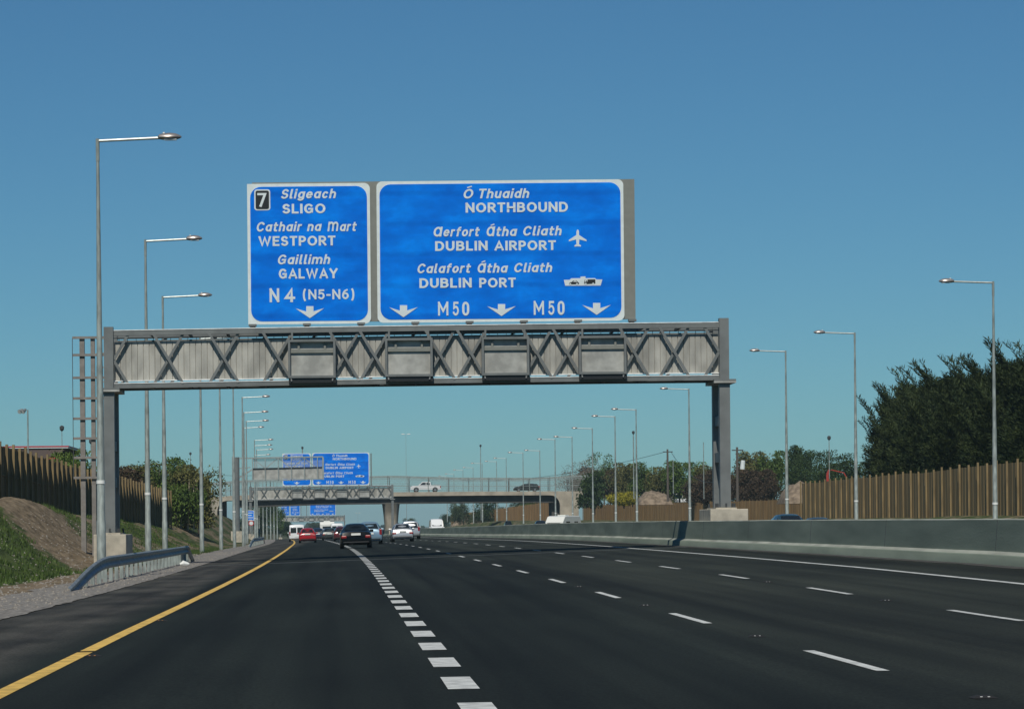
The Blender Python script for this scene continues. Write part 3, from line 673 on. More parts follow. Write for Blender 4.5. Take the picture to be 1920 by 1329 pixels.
def lamp_at(px, topy, Y, side, label, H=12.45):
    global lamp0_used
    p = at(px, topy, Y); z = p.z - H; rot = 0 if side == 'l' else math.pi
    if not lamp0_used:
        lamp0.location = (p.x, Y, z); lamp0.rotation_euler = (0, 0, rot); lamp0['label'] = label; lamp0_used = True; return lamp0
    return dup(lamp0, (p.x, Y, z), rot, label)
LL = [(183, 262, 83.5, 'nearest and tallest lighting column at far left, in front of the gantry leg'),
      (272.5, 450.5, 123, 'second lighting column from the left, right of the gantry leg'),
      (305, 556, 141.6, 'third lighting column from the left, lamp just above the gantry truss'),
      (375, 634, 172, 'fourth left lighting column, its lamp hidden by the gantry truss'),
      (411.5, 688, 200, 'fifth left lighting column, rising behind the gantry truss'),
      (437, 722, 226, 'sixth left lighting column, in front of the half arm gantry post'),
      (454, 744.6, 250, 'left lighting column whose lamp is highest under the gantry truss'),
      (457, 773, 281, 'left lighting column with the second highest lamp under the truss'),
      (461.5, 789.5, 306, 'left lighting column with the third highest lamp under the truss'),
      (456, 801.7, 333, 'left lighting column with short looking arm below three others'),
      (477, 825, 366, 'far left lighting column, top lamp of the lower cluster of four'),
      (477, 835, 392, 'far left lighting column, second lamp of the lower cluster of four'),
      (481, 843, 415, 'far left lighting column, third lamp of the lower cluster of four'),
      (478, 853, 445, 'far left lighting column, lowest lamp of the lower cluster of four')]
for a in LL:
    o = lamp_at(a[0], a[1], a[2], 'l', a[3])
    if a[2] == 123: o.location.z = -.25; o.scale = (1, 1, (at(a[0], a[1], 123).z + .25) / 12.45)
for i, (px, D) in enumerate(((485, 524), (492.5, 538), (499.5, 552), (506.5, 568), (513, 590), (519, 640))):
    lamp_at(px, 985 - (12.4 - 1.3 - drop(D) - .2) * F / D, D, 'l', ['pale', 'thin', 'slim', 'faint', 'fainter', 'faintest'][i] + ' lighting column seen under the overbridge, number %s from the left' % ['one', 'two', 'three', 'four', 'five', 'six'][i])
RL = [(1862, 528.5, 129, 'right hand lighting column nearest the photo edge, before the conifers'),
      (1602.5, 624, 170, 'right lighting column just left of the tall conifers'),
      (1473, 658, 193, 'right lighting column third from the right edge, before the low trees'),
      (1291.5, 729, 240, 'right lighting column just left of the gantry right leg'),
      (1192.5, 767.5, 280, 'second lighting column left of the gantry right leg'),
      (1153, 780.5, 297, 'third lighting column left of the gantry right leg'),
      (1110.5, 803, 336, 'lighting column beside the dark green bush near the bridge end'),
      (1072.5, 819, 375, 'lighting column over the right abutment of the bridge'),
      (1040.5, 823.5, 388, 'lighting column rising over the parked caravan'),
      (1012, 844.5, 445, 'lighting column right of the dark estate car on the bridge'),
      (980.5, 848.5, 460, 'lighting column just left of the dark estate car on the bridge')]
for a in RL: lamp_at(a[0], a[1], a[2], 'r', a[3])
for i, (px, py, D) in enumerate(((949, 859, 540), (931, 865, 580), (904, 868.5, 610), (887, 876.5, 660), (868, 881, 700), (851, 888.5, 765), (838, 893, 820))):
    lamp_at(px, py, D, 'r', 'far lighting column beyond the bridge, lamp %s from the right' % ['first', 'second', 'third', 'fourth', 'fifth', 'sixth', 'seventh'][i])
# slim masts with small heads and flood lights behind
def mast(px, topy, Y, basey, label, head='ball', rad=.06):
    p = at(px, topy, Y); q = at(px, basey, Y); h = p.z - q.z
    t = thing('mast', label, 'mast', (p.x, Y, q.z))
    MB().tube([(0, 0, 0), (0, 0, h)], [rad * 1.4, rad], 8).build('pole', M['galv'] if head != 'wood' else M['timber_post'], t, smooth=True)
    if head == 'ball': MB().tube([(0, 0, h), (0, 0, h + .15), (0, 0, h + .4), (0, 0, h + .5)], [.08, .2, .2, .05], 8).build('head', M['gantry_dark'], t, smooth=True)
    return t
mast(901, 838, 560, 975, 'slim camera mast rising above the overbridge centre')
mast(567, 842, 520, 930, 'short dark mast top poking up over the second Sligo sign', rad=.1)
mast(1187.5, 814, 420, 935, 'thin dark mast between two right lighting columns', rad=.07)
mast(1554.5, 825, 330, 905, 'thin pale mast behind the trees left of the conifers', rad=.04)
mast(1319, 829, 400, 935, 'bare thin pole left of the gantry right leg', head='none', rad=.05)
mast(1262, 862, 380, 925, 'short white topped post right of the telegraph pole', head='none', rad=.05)
mast(116, 808, 260, 900, 'small thin lamp post left of the ladder frame', rad=.03)
mast(170.5, 832, 300, 890, 'small dark lamp post behind the ladder frame', rad=.05)
mast(357, 853, 500, 880, 'faint lamp post over the bushes on the left', rad=.05)
t = thing('floodlight_post', 'slim post with twin floodlights behind the left fence', 'floodlight', at(53, 880, 190))
h = at(53, 768, 190).z - at(53, 880, 190).z
MB().tube([(0, 0, 0), (0, 0, h)], .045, 8).build('pole', M['galv'], t, smooth=True)
for dx in (-.12, -.34):
    o = MB().tube([(dx, -.05, h + .02), (dx - .16, -.28, h - .14)], [.07, .15], 10).build('floodlight', M['galv_dark'], t, smooth=True)
    MB().tube([(dx - .165, -.285, h - .143), (dx - .17, -.3, h - .15)], .13, 10).build('lens', M['headlamp'], o)
# twin headed lamps, pole almost lost in the haze
for (px, py, Y, lab) in ((761, 814, 640, 'lone twin headed lamp high above the white pickup'), (671, 961.5, 1250, 'tiny twin headed lamp seen beneath the overbridge')):
    p = at(px, py, Y); gz0 = -drop(Y) - 1
    t = thing('twin_lamp', lab, 'street light', (p.x, Y, gz0)); h = p.z - gz0
    MB().tube([(0, 0, 0), (0, 0, h)], [.07, .03], 6).build('pole', M['galv_arm'], t)
    for sg in (-1, 1): MB().tube([(sg * .15, 0, h), (sg * .75, 0, h + .04), (sg * 1.0, 0, h + .02)], [.03, .12, .04], 8).build('lamp_head', M['plate'], t)
# ------------------------------------------------------------------ guard rail
def guard_rail(Y0, Y1, s, label, ramp0=12, ramp1=5, hgt=.62):
    root = thing('guard_rail', label, 'crash barrier', W(s, Y0) * 1.0, group='crash barriers on the left verge')
    o0 = root.location.copy()
    def P(Y, h, dx=0): p = W(s, Y); return Vector((p.x + dx, Y, p.z + h)) - o0
    def hh(Y):
        if Y < Y0 + ramp0: return max(.02, hgt * math.sin(min(1, (Y - Y0) / ramp0) * math.pi / 2) ** 1.0)
        if Y > Y1 - ramp1: return hgt * (Y1 - Y) / ramp1
        return hgt
    prof = [(0, .16), (.045, .12), (.045, .07), (-.02, .02), (-.02, -.02), (.045, -.07), (.045, -.12), (0, -.16)]
    ys = list(np.arange(Y0, Y1, 1.0)) + [Y1]; vs = []; fs = []
    for Y in ys:
        c = P(Y, hh(Y) - .08)
        vs += [c + Vector((dx - .0, 0, dz)) for dx, dz in prof] + [c + Vector((dx - .02, 0, dz * .96)) for dx, dz in reversed(prof)]
    n_ = 16
    for j in range(len(ys) - 1):
        for i in range(n_): fs.append((j * n_ + i, (j + 1) * n_ + i, (j + 1) * n_ + (i + 1) % n_, j * n_ + (i + 1) % n_))
    fs.append(tuple(range(n_)))
    MB().add(vs, fs).build('rail', M['galv_dark'], root)
    Y = Y0 + 3.8; first = None
    while Y < Y1 - 1:
        top = max(.1, hh(Y) - .06)
        MB().add(*_boxvf(P(Y, 0, -.12), .05, .05, -.25, top)).build('post', M['galv'], root)
        Y += 2.0
    return root
def _boxvf(c, hx, hy, z0, z1):
    b = MB().box(c.x - hx, c.x + hx, c.y - hy, c.y + hy, c.z + z0, c.z + z1); return b.v, b.f
guard_rail(66, 125, -6.15, 'blue grey W shaped crash barrier with ramped end beside the left gantry leg')
guard_rail(222, 312, -5.95, 'small distant crash barrier bending up near the far yellow line', 22, 5)
t = tag(MB().tube([(-.12, -.05, .02), (.0, 0, .06), (.14, .02, .03), (.22, .0, .03)], [.03, .10, .07, .02], 8).build('plastic_bag', M['plate'], None, smooth=True, loc=W(-5.55, 104, .1)), 'crumpled white plastic bag on the gravel below the crash barrier end', 'litter', kind='thing')
# ------------------------------------------------------------------ ladder like sign frame behind the first column
def ladder_frame():
    Y = 121; xl = at(137.5, 760, Y).x; xr = at(200, 760, Y).x; xa = at(155, 760, Y).x; xb = at(175, 760, Y).x
    zt = at(150, 632, Y).z; zb = gz(-10.5, Y) - .2
    t = thing('ladder_tower', 'grey ladder like steel structure behind the nearest lighting column', 'steel tower', (xa, Y, zb))
    g = mat('frame_steel', (.20, .185, .165), .6, vary=.15)
    for x, w_ in ((xa, .10), (xb, .085)): MB().box(x - xa - w_, x - xa + w_, -.12, .12, 0, zt - zb).build('post', g, t)
    for i, py in enumerate((633.5, 666, 708.5, 747, 785, 822, 858, 895.5)):
        z = at(155, py, Y).z - zb; MB().box(xl - xa, xr - xa, -.2, -.125, z - .05, z + .05).build('rail', g, t)
    MB().box(xl - xa - .012, xl - xa + .012, -.2, -.17, at(137, 895, Y).z - zb + .052, zt - zb - .06).build('edge_strip', M['gantry_dark'], t)
ladder_frame()

# ------------------------------------------------------------------ timber noise fences
def fence(name, label, path, h, post_sp, panel, post, post_side, pr=.11, rails=1, group='timber fences beside the motorway', zoff=0, topw=0.0, capped=True):
    """path: list of (X, Y); ground height from gz; post_side +1: posts stand on the +x side"""
    X0, Y0 = path[0]; g0 = gz(X0 - off(Y0), Y0) + zoff
    root = thing(name, label, 'fence', (X0, Y0, g0), group=group)
    pts = []; L = 0
    for (a, b) in zip(path, path[1:]):
        d = math.dist(a, b); n_ = max(1, round(d / post_sp))
        for k in range(n_): pts.append((a[0] + (b[0] - a[0]) * k / n_, a[1] + (b[1] - a[1]) * k / n_))
    pts.append(path[-1]); pts = pts[:101]
    ph = [gz(x - off(y), y) + zoff - g0 for x, y in pts]
    vs = []; fs = []
    b = MB(); rb = MB()
    for i in range(len(pts) - 1):
        (xa, ya), (xb, yb) = pts[i], pts[i + 1]; nb = 6
        for k in range(nb):      # vertical boards, each a hair apart in depth
            u0, u1 = k / nb, (k + 1) / nb; dd = .012 * ((k + i) % 2) + .004 * random.random()
            p = Vector((xa + (xb - xa) * u0 - X0, ya + (yb - ya) * u0 - Y0, 0)); q = Vector((xa + (xb - xa) * (u1 - .02) - X0, ya + (yb - ya) * (u1 - .02) - Y0, 0))
            za = ph[i] + (ph[i + 1] - ph[i]) * u0; t_ = (q - p).normalized(); nn = Vector((t_.y, -t_.x, 0)) * dd
            th = Vector((t_.y, -t_.x, 0)) * .04
            hh = h - .08 + .02 * random.random()
            p0, q0 = p + nn, q + nn
            b.add([(*(p0)[:2], za - .3), (*(q0)[:2], za - .3), (*(q0)[:2], za + hh), (*(p0)[:2], za + hh), (*(p0 - th)[:2], za - .3), (*(q0 - th)[:2], za - .3), (*(q0 - th)[:2], za + hh), (*(p0 - th)[:2], za + hh)],
                  [(0, 1, 2, 3), (7, 6, 5, 4), (3, 2, 6, 7), (0, 4, 5, 1), (1, 5, 6, 2), (4, 0, 3, 7)])
        for r_ in range(rails):
            zr = (.52 if rails == 1 else (.25 + .5 * r_)) * h
            tt = Vector((xb - xa, yb - ya, 0)).normalized(); nn = Vector((tt.y, -tt.x, 0)) * post_side * .05
            rb.bar((xa - X0 + nn.x, ya - Y0 + nn.y, ph[i] + zr), (xb - X0 + nn.x, yb - Y0 + nn.y, ph[i + 1] + zr), .06, .05, (0, 0, 1))
    b.build('boarding', panel, root); rb.build('rail', panel, root)
    for i, (x, y) in enumerate(pts[:100]):
        ln = .02 * math.sin(i * 7.3); c = Vector((x - X0 + post_side * .11 + ln, y - Y0, ph[i]))
        m_ = MB(); m_.box(c.x - pr * .6, c.x + pr * .6, c.y - pr * .85, c.y + pr * .85, c.z - .3, c.z + h + .08 + .05 * math.sin(i * 3.1)); m_.build('post', post, root)
    return root
def on(s, Y): return (s + off(Y), Y)
fence('noise_fence', 'tall dark timber fence along the top of the left bank', [(-16.2, 112), (-16.0, 137), (-15.4, 180), (-14.6, 236), (-14.4, 246)], 3.0, 2.35, M['timber_dark'], M['timber_post'], 1, pr=.10)
fence('noise_fence', 'tall timber fence with pale posts on the right below the conifers', [(36.0, 229), (35.6, 190), (35.4, 153), (35.2, 128)], 2.85, 2.5, M['timber_sunlit'], M['timber_post'], -1, pr=.085)
fence('noise_fence', 'low brown timber fence running from the gantry right leg to the bridge', [(45.2, 548), (47.5, 500), (50.5, 440), (55.5, 352), (57.5, 330)], 2.75, 2.5, M['timber_gold'], M['timber_dark'], -1, pr=.055, rails=2)
fence('noise_fence', 'golden timber fence climbing the slope behind the overbridge', [(30, 800), (36, 690), (39.5, 600), (41, 560)], 3.6, 3.2, M['timber_gold'], M['timber_gold'], -1, pr=.06, zoff=.3)

# ------------------------------------------------------------------ overbridge
def bridge():
    Y = 508.0; D2 = 11.0
    root = thing('road_bridge', 'concrete overbridge with steel mesh parapet carrying cars over the motorway', 'bridge', (0, Y, 0))
    X = lambda px, py=935, yy=Y: at(px, py, yy).x
    Z = lambda px, py, yy=Y: at(px, py, yy).z
    xs = [X(p) for p in range(330, 1121, 30)]
    def top(px): return lerp_tab([(330, 936), (440, 928.5), (600, 923), (737, 922.3), (900, 921), (1054, 920.3), (1120, 921), (1300, 926)], px)
    def bot(px): return lerp_tab([(330, 945), (430, 938), (600, 932), (737, 930), (900, 928.5), (1050, 928), (1300, 934)], px)
    pxs = list(range(330, 1121, 30))
    tt = [Z(p, top(p)) for p in pxs]; bb = [Z(p, bot(p)) for p in pxs]; xx = [X(p, 925) for p in pxs]
    # deck slab with edge fascia both sides
    def slab(y0, y1, zt, zb, name, m, x=xx):
        vs = []; fs = []
        for a, t_, b_ in zip(x, zt, zb): vs += [(a, y0, b_), (a, y1, b_), (a, y1, t_), (a, y0, t_)]
        for i in range(len(x) - 1):
            for k in range(4): fs.append((4 * i + k, 4 * i + (k + 1) % 4, 4 * i + 4 + (k + 1) % 4, 4 * i + 4 + k))
        fs += [(3, 2, 1, 0), tuple(4 * (len(x) - 1) + k for k in range(4))]
        return MB().add(vs, fs).build(name, m, root)
    slab(0, .5, tt, bb, 'edge_beam', M['bridge_conc']); slab(D2 - .5, D2, tt, bb, 'edge_beam', M['bridge_conc'])
    slab(.503, D2 - .503, [t_ - .25 for t_ in tt], [b_ + .1 for b_ in bb], 'deck', M['asphalt_far'])
    gird = mat('bridge_girder', (.07, .068, .06), .9, vary=.3, scale=.5)
    px2 = [440, 520, 600, 680, 737, 800, 900, 1000, 1046]
    for y0 in (.9, 3.4, 5.9, 8.4):
        x2 = [X(p, 935) for p in px2]; slab(y0, y0 + 1.0, [Z(p, bot(p)) + .05 for p in px2], [Z(p, bot(p)) - 1.28 for p in px2], 'girder', gird, x2)
    # abutments with rounded wing, left and right
    for (pa, pb, sg) in ((1036, 1085, 1), (421, 300, -1)):
        x0 = X(pa); x1 = X(pb); z1 = Z(pa, bot(pa)) - .003; zg = gz(x1 - off(Y), Y) - 4
        MB().box(min(x0, x1), max(x0, x1), 2.2, D2 - 1, zg, z1).build('abutment', gird, root)
        # wing wall: curved inner edge
        poly_ = [(x1, zg)]
        xi = X(pa + sg * 14); 
        poly_ += [(xi, zg)] + [(xi - sg * 1.6 * (1 - math.cos(R(a))), z1 - 1.9 + 1.9 * math.sin(R(a))) for a in range(0, 91, 15)] + [(x1, z1)]
        MB().prism(poly_, -.02, 2.19).build('wing_wall', M['bridge_conc'], root)
    # flared central pier
    xc = X(734, 965); zt = Z(734, 943); zb = -drop(Y) - .6
    b = MB(); vs = []; fs = []; n_ = 20; lv = [(0, 1.15, 3.1), (.45, 1.18, 3.15), (.75, 1.35, 3.5), (1.0, 1.55, 4.6)]
    for (t_, hx, hy) in lv:
        for k in range(n_):
            a = 2 * math.pi * k / n_; e = .45
            vs.append((xc + hx * math.copysign(abs(math.cos(a)) ** e, math.cos(a)), 5.2 + hy * math.copysign(abs(math.sin(a)) ** e, math.sin(a)), zb + (zt - zb) * t_))
    for i in range(len(lv) - 1):
        for k in range(n_): fs.append((i * n_ + k, (i + 1) * n_ + k, (i + 1) * n_ + (k + 1) % n_, i * n_ + (k + 1) % n_))
    fs.append(tuple((len(lv) - 1) * n_ + k for k in range(n_))); b.add(vs, fs).build('pier', M['bridge_conc'], root, smooth=True)
    # parapet: posts, rails, mesh
    st = M['galv']
    def fy(px): return lerp_tab([(330, 912), (440, 902), (560, 896), (737, 892.5), (860, 896), (1000, 896.5), (1060, 893.5), (1100, 891), (1300, 896)], px)
    for yy, nm in ((.12, 'parapet'), (D2 - .2, 'parapet')):
        rb = MB(); pps = [p for p in range(340, 1121, 13)]
        for a, c in zip(pps, pps[1:]):
            za0, zc0 = Z(a, top(a)), Z(c, top(c)); za1, zc1 = Z(a, fy(a)), Z(c, fy(c))
            for u in (.12, .27, .42, .57, .72, .86):
                rb.bar((X(a, 905), yy, za0 + (za1 - za0) * u), (X(c, 905), yy, zc0 + (zc1 - zc0) * u), .05 if u not in (.42, .86) else .09, .05)
            rb.bar((X(a, 905), yy, za1), (X(c, 905), yy, zc1), .16, .12)
        o = rb.build(nm, M['galv'], root)
        for p in range(347, 1121, 38):
            x = X(p + (5 if yy > 5 else 0), 905); z0 = Z(p, top(p)); z1 = Z(p, fy(p)) + .12
            MB().box(x - .07, x + .07, yy + .07, yy + .2, z0, z1).build('post', st if yy < 5 else M['gantry_dark'], o)
    return root
bridge()

# ------------------------------------------------------------------ cantilever message gantry
def half_gantry():
    Y = 330.0; X = lambda px: at(px, 900, Y).x; Z = lambda px, py: at(px, py, Y).z
    xp = X(443); zb = Z(442, 1008); t = thing('half_arm_gantry', 'pale grey half arm gantry with long panel reaching from the left verge', 'gantry', (xp, Y, zb))
    g = mat('pale_gantry_paint', (.26, .30, .29), .55, vary=.12, scale=2); L = lambda px: X(px) - xp; H = lambda px, py: Z(px, py) - zb
    MB().tube([(-.0, 0, .75), (0, 0, H(443, 857))], .38, 14).build('post', M['gantry'], t, smooth=True)
    MB().box(L(437) - .1, L(437) + .12, -.2, .2, .8, H(437, 856)).build('cable_duct', g, t)
    MB().box(-.62, .72, -.7, .7, -.5, .75).build('pedestal', M['concrete_light'], t)
    for i, (ya, yb_) in enumerate(((859, 856), (902, 897.5))):
        MB().bar((L(442), 0, H(442, ya)), (L(606), 0, H(606, yb_)), .14, .2).build('chord', g, t)
        MB().bar((L(442), 1.2, H(442, ya)), (L(606), 1.2, H(606, yb_)), .12, .12).build('chord', g, t)
    MB().add([(L(473.5), .12, H(473, 899)), (L(606), .12, H(606, 896.5)), (L(606), .12, H(606, 876.5)), (L(473.5), .12, H(473, 879))], [(0, 1, 2, 3)]).build('panel', M['mesh_grey'], t)
    MB().bar((L(473.5), .05, H(473, 878.5)), (L(606), .05, H(606, 875.5)), .10, .06).build('dark_rail', M['black'], t)
    for p in (473.5, 497.5, 522, 546.5, 571, 595.5, 606): MB().bar((L(p), -.13, H(p, 857)), (L(p), -.13, H(p, 899)), .09 if p < 606 else .2, .08).build('mullion', g, t)
    px_ = mat('polycarbonate', (.33, .37, .38), .3); px_.node_tree.nodes['Principled BSDF'].inputs['Alpha'].default_value = .42
    MB().add([(L(473.5), .15, H(473, 878)), (L(606), .15, H(606, 875.5)), (L(606), .15, H(606, 857)), (L(473.5), .15, H(473, 859))], [(0, 1, 2, 3)]).build('clear_panel', px_, t)
    b = MB(); ps = (473.5, 497.5, 522, 546.5, 571, 595.5)
    for i, (a, c) in enumerate(zip(ps, ps[1:])): b.bar((L(a), 1.2, H(a, 858 if i % 2 == 0 else 878)), (L(c), 1.2, H(c, 878 if i % 2 == 0 else 857)), .1, .08)
    b.bar((L(449), 0, H(449, 895)), (L(473), 0, H(473, 880)), .16, .2); b.bar((L(449), 0, H(449, 878)), (L(470), 0, H(470, 876)), .12, .12)
    b.build('brace', g, t)
half_gantry()
def small_sign(px0, px1, py0, py1, Y, label, zb_py, m, name='road_sign'):
    x0, x1 = at(px0, py0, Y).x, at(px1, py0, Y).x; z1, z0 = at(px0, py0, Y).z, at(px0, py1, Y).z; zb = at(px0, zb_py, Y).z; xc = (x0 + x1) / 2
    t = thing(name, label, 'road sign', (xc, Y, zb)); hw = (x1 - x0) / 2
    MB().box(-hw, hw, 0, .04, z0 - zb, z1 - zb).build('border', M['sign_white'], t)
    MB().box(-hw + .08, hw - .08, -.012, -.002, z0 - zb + .08, z1 - zb - .08).build('face', m, t)
    for sx in (-.6, .6): MB().tube([(sx * hw, .1, 0), (sx * hw, .1, z1 - zb)], .06, 8).build('post', M['galv'], t)
    return t, hw, z0 - zb, z1 - zb
t, hw, z0, z1 = small_sign(462, 476.5, 956.5, 976, 420, 'small blue sign low among the far left columns', 1004, M['blue'])
b = MB()
for r_, (u0, u1) in enumerate(((.15, .8), (.2, .7), (.15, .85), (.3, .75))):
    zz = z1 - .3 - r_ * .34; b.box(-hw + 2 * hw * u0, -hw + 2 * hw * u1, -.02, -.013, zz - .12, zz)
b.build('lettering', M['letter'], t)
p = at(471, 980.5, 400); zb = at(471, 1006, 400).z
t = thing('round_sign', 'small round red edged sign on a post by the far left columns', 'road sign', (p.x, 400, zb)); hz = p.z - zb
MB().tube([(0, .06, 0), (0, .06, hz + .3)], .045, 8).build('post', M['galv'], t)
MB().tube([(0, .01, hz), (0, .04, hz)], .36, 20).build('ring', mat('sign_red', (.5, .02, .02), .5), t)
MB().tube([(0, -.005, hz), (0, .005, hz)], .26, 20).build('face', M['sign_white'], t)

# ------------------------------------------------------------------ filling station canopy, excavator, utility poles
def canopy():
    Y = 225.0; x0, x1 = at(-40, 850, Y).x, at(128, 850, Y).x; z1 = at(60, 836.5, Y).z; zg = gz(-30, Y)
    t = thing('filling_station_canopy', 'flat canopy roof with red and white edge behind the left fence', 'canopy', (x0, Y, zg)); w_ = x1 - x0; h = z1 - zg
    red = mat('canopy_red', (.45, .03, .04), .5); und = mat('canopy_underside', (.10, .075, .065), .8)
    MB().prism([(0, h - 1.0), (w_ - 1.4, h - 1.0), (w_ - .1, h - .16), (0, h - .16)], 0.05, 12).build('soffit', und, t)
    MB().box(-.05, w_, -.05, 12.05, h - .157, h - .07).build('white_fascia', M['sign_white'], t)
    MB().box(-.05, w_ + .05, -.08, 12.08, h - .067, h + .02).build('red_fascia', red, t)
    for x in (1.5, w_ - 3): MB().box(x - .2, x + .2, 3, 3.4, 0, h - 1).build('column', M['sign_white'], t)
    xa, xb = at(88, 858, Y).x - x0, at(112, 858, Y).x - x0
    MB().box(xa, xb, -.4, -.1, at(90, 860.5, Y).z - zg, at(90, 857, Y).z - zg).build('price_board', red, t)
    MB().box(0, w_ - 2.4, 4, 11, 0, h - 1.01).build('kiosk', M['gantry_dark'], t)
canopy()
def excavator():
    Y = 345.0; pts = [at(1552, 905, Y), at(1551, 889, Y), at(1555, 880.5, Y), at(1582, 886, Y), at(1588, 896, Y)]
    o = pts[0]; t = thing('excavator_arm', 'red digger arm showing above the right fence', 'excavator', o); red = mat('digger_red', (.36, .035, .02), .5)
    MB().bar((0, 0, -1), pts[1] - o, .26, .3).bar(pts[1] - o, pts[2] - o, .24, .28).build('boom', red, t)
    MB().bar(pts[2] - o + Vector((.2, 0, 0)), pts[3] - o, .10, .14).bar(pts[3] - o, pts[4] - o, .10, .12).build('dipper', red, t)
    b = MB(); b.box(-1.6, 1.2, -1, 1, -3.2, -1.2); b.box(-1.8, 1.6, -1.2, 1.2, -4.1, -3.3); b.build('cab_and_tracks', red, t)
excavator()
def telegraph(px, topy, Y, basey, label, cross_=True, box=False):
    p = at(px, topy, Y); q = at(px, basey, Y); h = p.z - q.z; t = thing('telegraph_pole', label, 'utility pole', (p.x, Y, q.z), group='timber utility poles')
    MB().tube([(0, 0, 0), (0, 0, h)], [.17, .12], 8).build('pole', mat('creosoted_pole', (.10, .085, .07), .9), t)
    if cross_: MB().bar((-.6, 0, h - .35), (.7, 0, h - .35), .12, .12).build('crossarm', M['gantry_dark'], t)
    if box:
        MB().tube([(.55, -.1, h - 2.5), (.65, -.1, h - 1.5)], [.27, .24], 10).build('transformer', M['sign_white'], t)
        MB().bar((0, 0, h - 2.2), (.8, 0, h - 2.1), .08, .08).build('bracket', M['gantry_dark'], t)
    return p
pa = telegraph(1251.5, 842, 390, 940, 'weathered telegraph pole with wires rising above the brush')
pb = telegraph(1382, 838, 330, 940, 'dark utility pole with white transformer right of the gantry leg', box=True)
def wire(a, b_, sag, label):
    pts = [a + (b_ - a) * u - Vector((0, 0, sag * 4 * u * (1 - u))) for u in np.linspace(0, 1, 14)]
    o = MB().tube([p - a for p in pts], .03, 5, cap=False).build('overhead_wire', M['black'], None, loc=a); tag(o, label, 'cable', kind='thing')
wire(pa + Vector((-.5, 0, -.4)), at(850, 899, 620), 1.5, 'thin wire falling leftwards from the telegraph pole over the bridge')
wire(pa + Vector((.5, 0, -.4)), pb + Vector((-.6, 0, -3.0)), 2.2, 'thin wire sagging between the telegraph pole and the transformer pole')
wire(at(560, 884, 560), at(300, 876, 600), 1.2, 'thin wire crossing the sky behind the left columns')

# ------------------------------------------------------------------ vehicles (built nose towards +y, origin under the middle)
def paint(name, col, rough=.28, metal=.0): return mat(name, col, rough, metal, coat=.25, spec=.35)
SEDAN = [(0, .34, .52, .60, .84, .80), (.012, .25, .66, .74, .92, .84), (.03, .22, .80, .95, .95, .80), (.07, .20, .88, 1.00, .97, .78), (.155, .20, .90, 1.02, 1, .76), (.215, .2, .92, 1.2, 1, .68), (.29, .20, .93, 1.37, 1, .60), (.40, .20, .93, 1.43, 1, .60), (.53, .20, .92, 1.40, 1, .60), (.66, .20, .91, 1.12, 1, .68), (.73, .20, .90, .98, 1, .74), (.90, .20, .82, .88, .97, .74), (.975, .22, .62, .74, .90, .72), (1, .30, .50, .56, .80, .68)]
HATCH = [(0, .34, .55, .62, .86, .82), (.012, .25, .80, .88, .94, .82), (.03, .22, .90, 1.02, .96, .76), (.075, .20, .94, 1.25, .98, .66), (.12, .20, .95, 1.42, 1, .60), (.25, .20, .95, 1.50, 1, .62), (.42, .20, .94, 1.52, 1, .62), (.56, .20, .93, 1.46, 1, .61), (.70, .20, .92, 1.14, 1, .70), (.77, .20, .90, 1.0, 1, .74), (.92, .20, .80, .88, .96, .74), (.98, .22, .6, .72, .9, .7), (1, .3, .5, .56, .8, .68)]
SUV = [(0, .40, .60, .68, .90, .86), (.012, .32, .95, 1.02, .95, .86), (.035, .30, 1.05, 1.35, .98, .76), (.07, .28, 1.06, 1.66, 1, .70), (.2, .28, 1.06, 1.73, 1, .72), (.45, .28, 1.05, 1.74, 1, .72), (.56, .28, 1.05, 1.68, 1, .70), (.67, .28, 1.04, 1.26, 1, .76), (.73, .28, 1.03, 1.12, 1, .8), (.93, .3, .95, 1.03, .98, .8), (.985, .33, .7, .85, .93, .8), (1, .4, .6, .66, .86, .8)]
VAN = [(0, .36, 1.0, 2.02, .95, .82), (.01, .30, 1.05, 2.12, .98, .84), (.05, .28, 1.1, 2.22, 1, .86), (.4, .28, 1.1, 2.25, 1, .86), (.70, .28, 1.1, 2.22, 1, .84), (.76, .28, 1.08, 2.05, 1, .80), (.88, .28, 1.05, 1.25, .98, .82), (.97, .3, .85, 1.02, .94, .8), (1, .36, .6, .7, .88, .8)]
